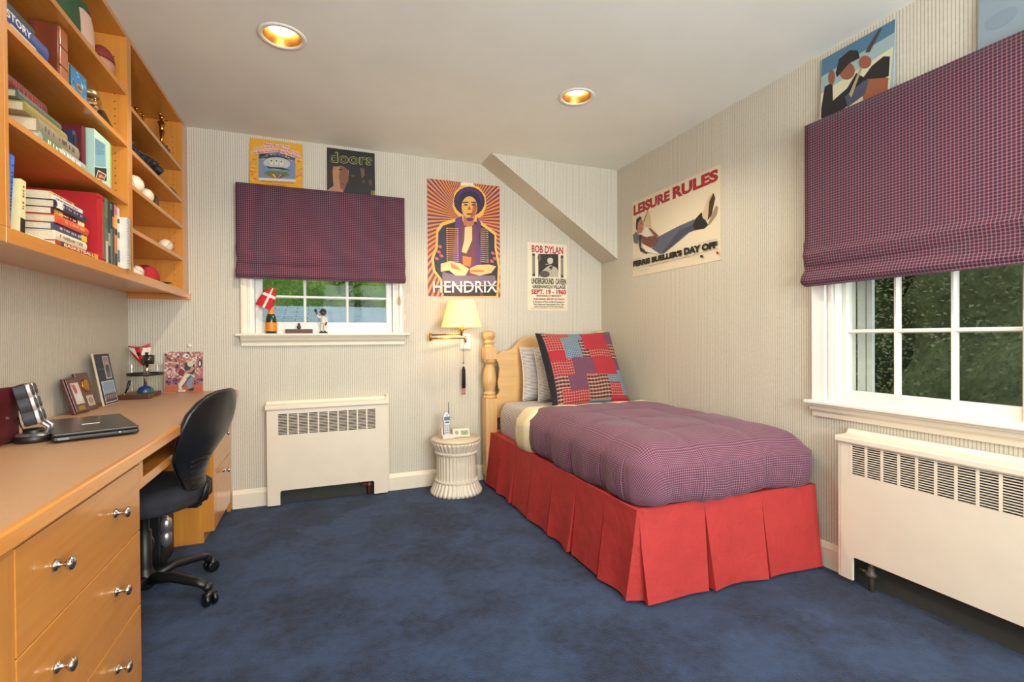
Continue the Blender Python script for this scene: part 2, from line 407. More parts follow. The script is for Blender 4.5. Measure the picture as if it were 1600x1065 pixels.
# ------------------------------------------------------------------ windows (local x along the wall, room towards -y, origin on the wall face)
def window(name, loc, rz, W, z0, z1, sashes, munt_x, munt_z, cas=.062, sill_z=.0, apron=.065, glass_y=.065, sillover=.035, storm=False, frame_l=.05, botrail=.05):
    root = sempty(name, loc, rz)
    b = MB()   # jamb lining
    d = .14
    b.box(-.002, .012, -.004, d, z0, z1); b.box(W-.012, W+.002, -.004, d, z0, z1); b.box(0, W, -.004, d, z1-.012, z1+.002); b.box(0, W, 0, d+.02, z0-.012, z0+.004)
    b.build('jamb', SASH, root)
    b = MB()   # moulded casing left, right, head
    def cas_prof(x0, sgn):
        return [(x0, 0), (x0, -.012), (x0+sgn*.014, -.014), (x0+sgn*.017, -.009), (x0+sgn*.026, -.009), (x0+sgn*.030, -.018), (x0+sgn*.052, -.020), (x0+sgn*cas, -.026), (x0+sgn*(cas+.004), -.024), (x0+sgn*(cas+.004), 0)]
    b.prism(cas_prof(0, -1), 'Z', z0, z1+cas); b.prism(cas_prof(W, 1), 'Z', z0, z1+cas)
    b.box(-cas, W+cas, -.026, 0, z1, z1+cas)
    b.build('casing', TRIM if not storm else SASH, root)
    b = MB()   # stool and apron
    so = .062 if not storm else .062
    b.box(-cas-sillover, W+cas+sillover, -so, .06, z0-.016, z0)
    b.build('sill', TRIM if not storm else SASH, root, bevel=.005, seg=3)
    b = MB()
    ap = [(0, z0-.016), (-.052, z0-.016), (-.050, z0-.024), (-.040, z0-.028), (-.034, z0-.045), (-.018, z0-.058), (-.016, z0-.016-apron), (0, z0-.016-apron)]
    b.prism(ap, 'X', -cas-.004, W+cas+.004); b.build('apron', TRIM, root)
    # sashes
    for si, (s0, s1) in enumerate(sashes):
        g0, g1 = s0+frame_l, s1-frame_l; gy = glass_y; gb = z0+botrail; gt = z1-.05
        b = MB(); b.box(s0, g0, gy-.018, gy+.022, z0, z1); b.box(g1, s1, gy-.018, gy+.022, z0, z1)
        b.box(g0, g1, gy-.018, gy+.022, z0, gb); b.box(g0, g1, gy-.018, gy+.022, gt, z1)
        b.build('sash', SASH, root, bevel=.004)
        b = MB(); hw = .0095
        for mx in munt_x[si]: b.prism([(mx-hw, gy), (mx-.004, gy-.016), (mx+.004, gy-.016), (mx+hw, gy), (mx+hw, gy+.012), (mx-hw, gy+.012)], 'Z', gb, gt)
        for mz in munt_z:
            b.prism([(gy+.0006, mz-hw), (gy-.0154, mz-.0046), (gy-.0154, mz+.0046), (gy+.0006, mz+hw), (gy+.0114, mz+hw), (gy+.0114, mz-hw)], 'X', g0, g1)
        b.build('muntin', SASH, root)
        b = MB(); b.box(g0, g1, gy+.002, gy+.005, gb, gt); b.build('pane', GLASS, root)
    if len(sashes) > 1:
        b = MB(); b.box(sashes[0][1], sashes[1][0], .02, .14, z0, z1); b.build('mullion', SASH, root)
    if storm:
        b = MB(); y = .135
        for s0, s1 in sashes:
            for (p, q2, r, t) in ((s0+.01, s0+.045, z0, z1), (s1-.045, s1-.01, z0, z1), (s0, s1, z0, z0+.03), (s0+.052, s0+.075, z0, z1)): b.box(p, q2, y, y+.02, r, t)
        b.build('storm_frame', M((205, 208, 198), .5), root)
    return root
window('window_1', (W1[0], YB, 0), 0, W1[1]-W1[0], 1.137, W1[3], [(.012, W1[1]-W1[0]-.012)], [[.316, .594]], [1.388, 1.575, 1.76], cas=.062, glass_y=.06, frame_l=.043, botrail=.077)
L2 = W2[1]-W2[0]
window('window_2', (XR, W2[1], 0), -PI/2, L2, .790, W2[3], [(.012, .665), (.70, L2-.012)], [[.238, .440], [.90, 1.08]], [1.116, 1.42, 1.72], cas=.088, apron=.062, glass_y=.06, storm=True, frame_l=.022, botrail=.052, sillover=.020)
window('added_window_rear', (1.90, YF, 0), PI, 2.6, .75, 2.25, [(.012, 1.29), (1.31, 2.588)], [[.43, .86], [1.73, 2.16]], [1.25, 1.75])  # unseen window, made up to frame the rear fill light

window('added_window_left', (XL, -1.35, 0), PI/2, 1.0, .90, 2.10, [(.012, .988)], [[.34, .66]], [1.3, 1.7])  # made-up window around the left fill light, out of view

# ------------------------------------------------------------------ recessed ceiling lamps
def downlight(x, y, label, en=30):
    t = thing('recessed_ceiling_light', label, 'ceiling light', (x, y, ZC), group=None)
    b = MB(); b.lathe([(.078, -.001), (.080, -.005), (.098, -.005), (.101, -.001)], n=40, caps=False); b.build('trim_ring', WHITE, t)
    b = MB(); b.lathe([(.080, -.004), (.074, .010), (.064, .045), (.056, .070), (.054, .10)], n=40, caps=False)
    m = _mats.get('goldcone')
    if not m:
        m, nt, bb = newmat('satin_gold_reflector'); bb.inputs['Base Color'].default_value = (*lin((200, 146, 66)), 1); bb.inputs['Metallic'].default_value = .9; bb.inputs['Roughness'].default_value = .38; _mats['goldcone'] = m
    b.build('reflector', m, t)
    b = MB(); b.lathe([(0, .022), (.034, .024), (.054, .030), (.062, .040), (.062, .055), (0, .056)], n=40, caps=False); b.build('lamp', LENS, t)
    b = MB(); b.lathe([(.09, .005), (.09, .13), (0, .13)], n=24, caps=False); b.build('can', M((60, 60, 60), .7), t)
    l = light('lamp_light', 'SPOT', (0, 0, -.012), en, (1, .88, .70), (0, 0, 0), spot_size=2.6, spot_blend=.6, shadow_soft_size=.05); l.parent = t
downlight(*LAMPS[0], 'recessed ceiling lamp with gold reflector, on the left nearer the bookcase')
downlight(*LAMPS[1], 'recessed ceiling lamp with gold reflector, on the right above the bed')
downlight(*REAR_FILL[0], 'added fill lamp in the ceiling overhead, closest to the desk side'); downlight(*REAR_FILL[1], 'added fill lamp in the ceiling overhead, closest to the right window')  # unseen pair, added to brighten the room

# ------------------------------------------------------------------ radiator covers
def radiator(label, loc, rz, L, H, D, gx0, gpitch, gn, gz0, gz1, ax0, ax1, az, zf=.015, valve=.9, vc=(120, 60, 44)):
    t = thing('radiator_cover', label, 'radiator', loc, rz)
    y = -D; th = .012
    b = MB()    # front panel with grille opening and arched foot
    gx1 = gx0+gpitch*gn
    b.box(.012, gx0, y, y+th, az, H-.03); b.box(gx1, L-.012, y, y+th, az, H-.03)
    b.box(gx0, gx1, y, y+th, az, gz0); b.box(gx0, gx1, y, y+th, gz1, H-.03)
    def foot(xa, xb, xc, sgn):
        arc = [(xc+sgn*(.014-.014*math.sin(k*PI/8)) - 0, az-.014+.014*(1-math.cos(k*PI/8)) - 0) for k in range(5)]
        pts = [(xa, zf), (xb, zf), (xb, az-.014)] + [(xb-sgn*(-1)*(.014*(1-math.cos(k*PI/8)))*1, az-.014+.014*math.sin(k*PI/8)) for k in range(1, 5)] + [(xa, az)]
        b.prism(pts, 'Y', y, y+th)
    foot(.012, ax0, ax0, 1)
    pts = [(L-.012, zf), (ax1, zf), (ax1, az-.014)] + [(ax1-.014*(1-math.cos(k*PI/8)), az-.014+.014*math.sin(k*PI/8)) for k in range(1, 5)] + [(L-.012, az)]
    b.prism(pts, 'Y', y, y+th)
    b.build('front_panel', RADM, t)
    b = MB()
    for i in range(gn+1):
        x = gx0+i*gpitch; b.box(x-.0045, x+.0045, y-.0008, y+.004, gz0, gz1)
    n = 14; pz = (gz1-gz0)/n
    for k in range(n+1):
        z = gz0+k*pz; b.box(gx0, gx1, y-.0002, y+.006, z-.0017, z+.0017)
    b.build('grille', RADM, t)
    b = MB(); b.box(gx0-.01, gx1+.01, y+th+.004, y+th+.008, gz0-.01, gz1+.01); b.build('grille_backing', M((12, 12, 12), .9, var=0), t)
    for p, q in ((0, .012), (L-.012, L)):
        b = MB(); b.box(p, q, y+.002, -.001, zf, H-.03); b.build('side_panel', RADM, t)
    b = MB(); b.box(.012, L-.012, -.004, -.001, .0, H-.03); b.build('inner_shade_back', M((58, 58, 52), .9), t)  # dark panel added; shade inside the cover put into its grey
    b = MB()   # moulded top cap
    pr = [(0, H+.022), (-.012, H+.022), (-.018, H+.008), (-.030, H+.002), (-D-.006, H), (-D-.010, H-.004), (-D-.010, H-.022), (-D-.004, H-.030), (0, H-.030)]
    b.prism(pr, 'X', -.008, L+.008); b.build('top_cap', TRIM, t, bevel=.001)
    b = MB(); b.tube([(L*valve, -D*.5, 0), (L*valve, -D*.5, .16)], .011, 10); b.lathe([(0, .06), (.02, .062), (.024, .075), (.014, .085), (.014, .105), (0, .106)], (L*valve, -D*.5, 0), n=12)
    b.tube([(L*valve, -D*.5, .075), (L*valve-.05, -D*.5, .075)], .008, 8); b.build('valve', M(vc, .5, .3), t)
    b = MB(); b.box(.03, L-.03, -D*.62, -D*.3, .17, H-.06); b.build('radiator_core', M((52, 50, 46), .8), t)
    return t
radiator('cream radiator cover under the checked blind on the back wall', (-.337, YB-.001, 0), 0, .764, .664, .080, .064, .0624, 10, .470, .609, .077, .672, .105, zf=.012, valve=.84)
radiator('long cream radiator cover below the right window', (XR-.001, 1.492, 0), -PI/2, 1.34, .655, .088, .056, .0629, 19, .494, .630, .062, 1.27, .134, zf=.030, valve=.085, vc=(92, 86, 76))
# narrow painted strip closing the side of the back radiator
b = MB(); b.box(.427, .443, YB-.04, YB, .012, .70); struct(b.build('trim_2', RADM))
# ================================================================== DESK
def knob(parent, x, y, z):
    b = MB(); b.lathe([(0, 0), (.0135, .0), (.0125, .004), (.006, .007), (.0045, .014), (.0055, .019), (.012, .023), (.0155, .028), (.014, .033), (.006, .036), (0, .0365)], (x, y, z), 'X', 20)
    return b.build('knob', CHROME, parent)
PX = -.552
def wbox(name, parent, mat, x0, x1, y0, y1, z0, z1, bev=.0015, **k):
    P = parent.location if parent else Vector((0, 0, 0))
    b = MB(); b.box(x0-P.x, x1-P.x, y0-P.y, y1-P.y, z0-P.z, z1-P.z); return b.build(name, mat, parent, bevel=bev, **k)
# worktop
t = thing('desk_worktop', 'long tan laminate worktop edged in maple along the left wall', 'desk', (XL, .30, .735))
b = MB(); b.box(0, .568, 0, 3.299, .0, .037); b.build('top', LAMINATE, t)
b = MB(); b.prism([(.568, .001), (.583, .001), (.585, .004), (.585, .033), (.581, .0375), (.568, .0375)], 'Y', 0, 3.299); b.build('front_edge', MAPLE, t)
def pedestal(name, label, y0, y1, fronts, stiles, kn, toe=.0, toeback=.0):
    t = thing(name, label, 'cabinet', (XL, y0, 0))
    c = MB(); c.box(.004, PX-XL-.020, 0, y1-y0, toe, .734)
    if toe: c.box(.004, PX-XL-.020-toeback, 0.0, y1-y0, .0, toe)
    c.build('carcass', MAPLE_V, t)
    for (a, d, z0, z1) in stiles: wbox('stile', t, MAPLE_V, PX-.020, PX, a, d, z0, z1, .0008)
    for (a, d, z0, z1), ks in zip(fronts, kn):
        o = wbox('drawer', t, MAPLE, PX-.019, PX+.001, a, d, z0, z1, .0012)
        for (ky, kz) in ks: knob(o, PX+.001-XL, ky-y0, kz)
    return t
g = .0018
pedestal('drawer_cabinet', 'maple cabinet with three wide drawers and paired nickel knobs, nearest the camera', 1.16, 1.90,
         [(1.213+g, 1.898, .488+g, .700), (1.213+g, 1.898, .2505+g, .488-g), (1.213+g, 1.898, .03, .2505-g)],
         [(1.16, 1.212, .0, .734), (1.212, 1.90, .702, .734), (1.212, 1.90, 0, .028)],
         [[(1.698, .608), (1.362, .606)], [(1.698, .385), (1.362, .380)], [(1.698, .163), (1.362, .160)]])
pedestal('drawer_cabinet', 'plain maple cabinet at the near end of the worktop, partly out of view', .34, 1.155,
         [(.36, 1.153, .03, .70)], [(.34, 1.155, .702, .734), (.34, 1.155, 0, .028)], [[(1.05, .60)]])
pedestal('file_cabinet', 'maple cabinet with two deep file drawers in the corner by the back wall', 3.056, 3.595,
         [(3.105+g, 3.548, .376+g, .700), (3.105+g, 3.548, .064, .376-g)],
         [(3.056, 3.104, .058, .734), (3.550, 3.595, 0, .734), (3.104, 3.55, .702, .734)],
         [[(3.325, .543)], [(3.325, .322)]], toe=.058, toeback=.03)
# open slot between the cabinets
t = thing('desk_shelf', 'open maple shelf slot hung under the worktop above the chair', 'desk shelf', (XL, 1.902, .615))
wbox('shelf_board', t, MAPLE, XL+.02, PX, 1.903, 3.054, .615, .648)
wbox('rail', t, MAPLE, PX-.02, PX, 1.903, 3.054, .709, .734); wbox('stile', t, MAPLE_V, PX-.02, PX, 1.903, 1.937, .648, .709); wbox('stile', t, MAPLE_V, PX-.02, PX, 3.02, 3.054, .648, .709)
wbox('back_panel', t, MAPLE, XL+.02, XL+.035, 1.903, 3.054, .648, .734)

# ================================================================== BOOKCASE
BX = -.778
def bookcase(name, label, y0, y1, stiles, cells, lastw=None):
    t = thing(name, label, 'bookcase', (XL, y0, 1.363))
    D = BX-XL
    wbox('back_panel', t, MAPLE_V, XL+.001, XL+.010, y0, y1, 1.385, 2.438)
    wbox('bottom_board', t, MAPLE, XL+.001, BX-.02, y0, y1, 1.386, 1.405, .0008)
    wbox('bottom_rail', t, MAPLE, BX-.02, BX, y0, y1, 1.363, 1.405, .0015)
    wbox('top_board', t, MAPLE, XL+.001, BX-.001, y0, y1, 2.418, 2.437, .0008)
    for (a, c) in stiles:
        wbox('side_panel', t, MAPLE_V, XL+.01, BX, a, c, 1.4055, 2.4175, .0008)
    for (a, c, zs) in cells:
        for z in zs: wbox('shelf', t, MAPLE, XL+.01, BX-.001, a, c, z, z+.020, .001)
        P = t.location; h = MB()
        for yy, s in ((a, 1), (c, -1)):
            for xx in (BX-.045, XL+.05):
                for k in range(28):
                    z = 1.46+k*.032
                    h.lathe([(0, 0), (.0026, 0), (.0026, .0006*s), (0, .0006*s)], (xx-P.x, yy-P.y, z-P.z), 'Y', 6)
        h.build('shelf_pin_holes', M((50, 26, 12), .9, var=0), t)['kind'] = 'stuff'
    return t
bookcase('wall_bookcase', 'maple wall bookcase filled with books and trophies up to the back wall', 1.6985, 3.598,
         [(1.6985, 1.716), (2.590, 2.640), (3.487, 3.598)],
         [(1.716, 2.590, (2.165, 1.940, 1.688)), (2.640, 3.487, (2.123, 1.931, 1.774, 1.580))])
bookcase('wall_bookcase', 'maple wall bookcase section at the left edge, its shelves out of view', .80, 1.697,
         [(.80, .818), (1.625, 1.697)], [(.818, 1.625, (2.12, 1.80))])
b = MB(); b.box(0, .325, -.018, 0, 0, .034); tag(b.build('support_batten', MAPLE_X, None, (XL+.002, YB-.0005, 1.3515), bevel=.001), 'short maple batten on the back wall under the bookcase end', 'batten')

# ================================================================== BOOKS
PAGES = M((206, 190, 158), .8, var=.12, nscale=300, name='page_edges')
def book(label, w, h, d, rgb, loc, rz=0, lie=False, tilt=0, title=None, trgb=(235, 225, 200), patch=(), group=None, hard=True, name='book', art=None, cat='book', pages=PAGES, rgb2=None, tbox=(.12, .88)):
    """w spine thickness, h height, d depth; stands with spine facing -y; lying: spine faces +x, head towards -y"""
    t = thing(name, label, cat, loc, 0, group)
    cv = M(rgb, .45, coat=.15, var=.05)
    ct = .0025 if hard else .0009
    b = MB()
    b.box(-w/2, -w/2+ct, .004, d, 0, h); b.box(w/2-ct, w/2, .004, d, 0, h)
    k = 6; ins = .004
    pr = [(-w/2, .004)]+[(-w/2+w*i/k, -ins*math.sin(PI*i/k) if hard else 0) for i in range(k+1)]+[(w/2, .004)]
    b.prism(pr, 'Z', 0, h); b_ = b
    e = .004 if hard else .0003
    # printed spine
    mats = [cv]
    yo = -ins-.0004 if hard else -.0006
    for (z0, z1, c2) in patch:
        mats.append(M(c2, .5, var=0)); b.box(-w/2+.0015, w/2-.0015, yo, 0, h*z0, h*z1, len(mats)-1)
    if title == '~':     # print too small to read: short uneven strokes
        mats.append(M(trgb, .5, var=0)); ww = w*.42; z0, z1 = tbox; q = z1*h; rs = random.Random(int(h*1e4)+int(w*1e5))
        while q > z0*h+.01:
            l = rs.uniform(.004, .011)
            if rs.random() < .8: b.box(-ww/2*rs.uniform(.5, 1), ww/2*rs.uniform(.5, 1), yo-.0004, yo, q-l*.6, q, len(mats)-1)
            q -= l+rs.uniform(.001, .003)
    elif title:
        vs, fs = textgeo(title, .015); mats.append(M(trgb, .5, var=0)); ww = w*.52
        z0, z1 = tbox
        b.add([((q-.5)*ww, yo-.0004, h*(z1-(z1-z0)*p)) for p, q in vs], fs, len(mats)-1)
    o = b.build('cover', mats, t, auto=False)
    p = MB(); p.box(-w/2+ct, w/2-ct, .005, d-e, e, h-e); p.build('pages', pages, t)
    if lie:
        # spine (-y) -> +x ; height (z) -> -y... lower end of spine away from the camera, reads from near to far
        m = Matrix(((0, -1, 0), (0, 0, -1), (1, 0, 0))).to_4x4()
        t.rotation_euler = (Matrix.Rotation(rz, 4, 'Z') @ m).to_euler()
    else:
        t.rotation_euler = (Matrix.Rotation(tilt, 4, 'X') @ Matrix.Rotation(PI/2+rz, 4, 'Z')).to_euler()
    return t
# --- lowest shelf, z 1.405
z0 = 1.4055
book('thin bright blue book leaning at the left end of the lowest shelf', .014, .215, .15, (60, 118, 205), (-.800, 1.757, z0+.001), tilt=-.12, title='~', trgb=(20, 40, 90), patch=((0, .07, (24, 26, 36)),), hard=False)
# upright cream paperback
book('cream paperback with black spine label leaning on the book stack', .026, .16, .11, (222, 206, 150), (-.800, 1.823, z0), tilt=-.06, title='~', trgb=(120, 90, 50), patch=((.0, .30, (26, 24, 24)),), hard=False, tbox=(.36, .9))
# main stack (bottom to top): thickness, height(y), depth(x), colour, title, label
ZG = 'books stacked flat on the lowest shelf'
stack = [(.020, .30, .20, (160, 44, 30), 'BASKETBALL', (240, 220, 160), 'red and orange basketball book at the bottom of the lowest stack', ((.0, .10, (220, 150, 40)), (.86, .93, (40, 60, 50)))),
         (.030, .225, .16, (222, 208, 176), '~', (120, 100, 70), 'cream hardback, second from the bottom of the lowest stack', ()),
         (.024, .235, .155, (64, 68, 96), '~', (220, 200, 200), 'slate blue book with a yellow tail label in the lowest stack', ((.0, .16, (220, 180, 60)),)),
         (.026, .225, .16, (214, 78, 34), '~', (240, 170, 110), 'bright orange hardback in the middle of the lowest stack', ()),
         (.020, .225, .15, (92, 28, 32), '~', (230, 200, 140), 'dark red book with cream tail label in the lowest stack', ((.0, .22, (232, 214, 150)), (.7, .95, (186, 140, 50)))),
         (.026, .215, .15, (44, 38, 58), '~', (170, 160, 175), 'near black book with pale lettering, third from the top of the lowest stack', ((.80, .97, (222, 216, 206)),)),
         (.016, .215, .15, (220, 214, 204), '~', (90, 80, 90), 'white paperback, second from the top of the lowest stack', ()),
         (.011, .16, .13, (196, 168, 96), '~', (120, 60, 40), 'small yellow and red booklet topping the lowest stack', ((.1, .3, (170, 50, 40)),))]
z = z0
for i, (w, h, d, c, ti, tc, lb, pa) in enumerate(stack):
    book(lb, w, h, d, c, (-.797+(.006, 0, -.003, .004, -.004, .002, -.004, -.012)[i], 1.998+h+(.0, .0, -.004, .004, .0, .002, .0, .01)[i]-.002, z+w/2), lie=True, title=ti, trgb=tc, patch=pa, group=ZG, hard=i not in (4, 6, 7)); z += w+.0006
book('white magazine lying flat in front of the cream paperback', .006, .15, .11, (226, 222, 212), (-.79, 1.885+.15-.05, z0+.003), lie=True, hard=False, group=None)
book('large red album standing beside the magazines', .062, .262, .245, (178, 28, 34), (-.800, 2.360, z0), title=None, name='photo_album', cat='album', patch=((.04, .06, (150, 20, 28)), (.94, .96, (150, 20, 28))))
mg = [((96, 112, 84), 'grey green', ((.0, .35, (190, 182, 160)), (.55, .7, (60, 90, 70)))), ((36, 60, 40), 'dark green', ((.3, .5, (150, 150, 120)),)), ((92, 104, 108), 'steel grey', ((.6, .9, (40, 44, 50)),)), ((30, 26, 28), 'black and orange', ((.62, .78, (210, 120, 40)), (.78, .97, (60, 24, 44)))),
      ((214, 150, 64), 'yellow and salmon', ((.0, .22, (26, 24, 28)), (.22, .52, (196, 110, 78)), (.52, .62, (30, 28, 30)), (.86, 1, (170, 110, 140)))), ((206, 200, 184), 'black speckled white', ((.1, .3, (90, 96, 90)), (.5, .6, (80, 100, 70)), (.75, .82, (50, 50, 50))))]
y = 2.398
for i, (c, nm, pa) in enumerate(mg):
    w = (.024, .024, .020, .021, .030, .026)[i]; book(nm+' magazine spine in the upright row on the lowest shelf', w-.0008, .262-.004*(i % 3), .21, c, (-.797, y+w/2, z0), name='magazine', cat='magazine', patch=pa, hard=False, group='magazines in the upright row'); y += w+.0004
# white spiral notebook facing out
t = thing('spiral_notebook', 'white spiral notebook standing at the right end of the lowest shelf', 'notebook', (-.768, 2.546, z0))
b = MB(); b.box(-.20, 0, 0, .030, 0, .220); b.build('paper_block', M((214, 208, 196), .6, var=.02), t, bevel=.001)
b = MB()
for k in range(34): b.tube([(-.004, -.0012, .004+k*.0065), (.002, -.002, .004+k*.0065), (.003, .015, .004+k*.0065), (.002, .031, .004+k*.0065), (-.004, .0312, .004+k*.0065)], .0008, 5)
b.build('spiral_wire', M((50, 50, 52), .4, .6, var=0), t)
# --- second shelf from bottom z 1.708
z1 = 1.7085
st2 = [(.034, .31, .2, (150, 168, 158), '~', (236, 236, 226), 'pale blue and green picture book at the bottom of the middle shelf stack', ((.6, .98, (96, 120, 84)),)),
       (.042, .265, .21, (138, 128, 104), '~', (90, 70, 60), 'thick taupe hardback second in the middle shelf stack', ()),
       (.030, .255, .175, (150, 130, 66), None, (0, 0, 0), 'mustard cloth hardback in the middle shelf stack', ()),
       (.024, .255, .165, (84, 100, 84), None, (0, 0, 0), 'thin grey green hardback high in the middle shelf stack', ()),
       (.040, .24, .150, (96, 26, 34), '~', (170, 60, 40), 'maroon hardback topping the middle shelf stack', ())]
z = z1
for i, (w, h, d, c, ti, tc, lb, pa) in enumerate(st2):
    book(lb, w, h, d, c, (-.800-(0, .004, .018, .026, .045)[i], (1.925, 1.925, 1.885, 1.865, 1.835)[i]+h, z+w/2), lie=True, title=ti, trgb=tc, patch=pa, group='books stacked flat on the middle shelf'); z += w+.0006
book('navy and yellow book standing behind the middle shelf stack', .030, .155, .12, (40, 50, 78), (-.835, 2.245, z1), patch=((.1, .32, (206, 190, 50)), (.5, .9, (30, 34, 50))))
book('tall maroon hardback standing next to the pale green annual', .034, .190, .20, (92, 22, 32), (-.822, 2.285, z1), patch=())
# green annual, its cover facing out
a = Art(.150, .205, (176, 206, 188), th=.030, quad=(427, 640, 290, 740, 305, 890))
a.rect(436, 362, 575, 605, (116, 160, 176)); 
for k in range(8): a.rect(440, 372+k*17, 440+(132, 120, 128, 96, 126, 110, 118, 60)[k], 378+k*17, (60, 96, 126), lift=(1 if k == 0 else 0))
a.rect(430, 615, 586, 750, (34, 42, 34), 0); a.poly([(470, 640), (580, 680), (545, 755), (436, 712)], (214, 206, 190)); a.poly([(474, 650), (570, 685), (540, 745), (446, 708)], (110, 66, 50))
a.ell(500, 698, 22, 16, (196, 140, 110)); a.ell(532, 712, 14, 12, (190, 130, 100), lift=0)
t = thing('magazine', 'pale green annual standing with its cover facing out', 'magazine', (-.806, 2.330, z1), PI/2); o = a.build('front_cover', t)
b = MB(); b.box(.150, .170, .002, .030, 0, .205); b.build('spine', M((150, 176, 84), .5, var=.05), t)
# --- third shelf z 1.960 : history book, wooden box, picture, jar, black case
z2 = 1.9605
book('blue history textbook lying under the dark album on the upper shelf', .042, .29, .20, (34, 62, 128), (-.800, 1.745+.29-.06, z2+.020+.022), lie=True, title='HISTORY', trgb=(226, 224, 214), patch=(), tbox=(.35, .9))
book('dull green and cream book at the bottom of the upper shelf stack', .019, .32, .21, (120, 130, 112), (-.797, 1.725+.32-.04, z2+.0098), lie=True, patch=((.35, .75, (214, 196, 140)),))
book('dark moss green album on top of the history textbook', .030, .25, .18, (46, 52, 40), (-.812, 1.735+.25-.06, z2+.0635+.016), lie=True)
t = thing('wooden_box', 'tall dark cherry box with three small drawers on the upper shelf', 'box', (-.812, 2.078, z2))
b = MB(); b.box(-.075, -.001, 0, .058, 0, .200); b.build('body', CHERRY, t, bevel=.002)
BXF = wood('box_front', (150, 84, 48), (176, 104, 62), (30, 3, 30))
for k in range(3):
    b = MB(); b.box(-.001, .004, .003, .055, .004+k*.0655, .0655+k*.0655); b.build('drawer', BXF, t, bevel=.0008)
t = thing('picture_frame', 'small blue picture in a glass frame beside the jar', 'picture frame', (-.818, 2.180, z2), PI/2-.06)
b = MB(); b.box(0, .120, .006, .016, .000, .125); b.build('frame', M((120, 104, 70), .3, .5), t, bevel=.001)
a = Art(.108, .113, (52, 110, 150), .002)
for k in range(26):
    u, v = random.random(), random.random(); a.q = None
    a.ell(min(.93, max(.07, u)), min(.93, max(.07, v)), .07*random.random()+.02, .05*random.random()+.015, random.choice([(90, 160, 196), (30, 78, 120), (140, 190, 206), (40, 96, 140)]), 8, random.random()*3, lift=1 if k % 6 == 0 else 0)
a.ell(.5, .5, .2, .12, (150, 120, 76)); a.ell(.5, .5, .13, .06, (60, 70, 80)); a.build('picture', t, (.006, .003, .006))
t = thing('glass_jar', 'glass jar with a gold lid filled with odds and ends', 'jar', (-.852, 2.408, z2))
b = MB(); b.lathe([(.0, .001), (.038, .001), (.042, .006), (.043, .09), (.040, .102), (.034, .108), (.034, .118)], n=28, caps=False); b.build('jar_body', glassm('jar_glass', (.95, .95, .93), .03), t)
b = MB(); b.lathe([(.0365, .106), (.037, .108), (.037, .122), (.035, .125), (0, .1255)], n=28); b.build('lid', M((176, 150, 100), .3, .8, var=0), t)
b = MB()
for k in range(90):
    r = .031*math.sqrt(random.random()); an = random.random()*6.28; b.ball((r*math.cos(an), r*math.sin(an), .012+.078*random.random()), (.007, .006, .005), random.randrange(3), 6, 4)
b.build('contents', [M((186, 160, 134), .5), M((150, 118, 92), .4), M((216, 204, 186), .3)], t)['kind'] = 'stuff'
b = MB(); b.prism([(0, 0), (.105, 0), (.105, .050), (.02, .082), (0, .082)], 'X', -.16, 0); tag(b.build('camera_case', BLACKP, None, (-.822, 2.468, z2), bevel=.004), 'black wedge shaped case at the right end of the upper shelf', 'case')
# --- top shelf z 2.185 : plain green and black cap, small red plush
z3 = 2.1855
t = thing('soft_hat', 'green and black soft hat with a plain pale pink front on the top shelf', 'hat', (-.850, 2.245, z3))
b = MB(); NU, NV = 40, 16
def hatp(u, v):
    a_, p = u*2*PI, v*PI/2
    return (.062*math.sin(p)**.7*math.cos(a_)+.004*math.sin(a_*5), .142*math.sin(p)**.7*math.sin(a_), .012+.178*math.cos(p)**.8-.030*math.sin(p)*(math.sin(a_) < -.2)*abs(math.sin(a_)))
for j in range(NV):
    for i in range(NU):
        q = [hatp((i+a_)/NU, (j+c_)/NV) for a_, c_ in ((0, 0), (1, 0), (1, 1), (0, 1))]; cy = sum(p[1] for p in q)/4; cz = sum(p[2] for p in q)/4; cx1 = sum(p[0] for p in q)/4
        mi_ = 2 if (cz < .125 and cx1 > .0 and -.035 < cy < .125) else (0 if cy < .010 else 1)
        b.add(q, [(0, 1, 2, 3)], mi_, True)
b.build('crown', [M((52, 80, 50), .9, var=.1), M((24, 28, 34), .9, var=.1), M((214, 176, 156), .85, var=.03)], t, weld=True, solid=.003)
t = thing('soft_toy', 'small faded red and pink soft toy on the top shelf', 'toy', (-.820, 2.470, z3))
b = MB(); b.ball((0, .0, .048), (.036, .058, .048)); b.build('body', M((190, 130, 110), .9, var=.08), t)
b = MB(); b.grid(lambda u, v: (.039*math.sin(v*1.6)*math.cos(u*2*PI), -.012+.062*math.sin(v*1.6)*math.sin(u*2*PI), .050+.058*math.cos(v*1.6)), 24, 8); b.build('hood', M((134, 46, 40), .9, var=.08), t, solid=.003)
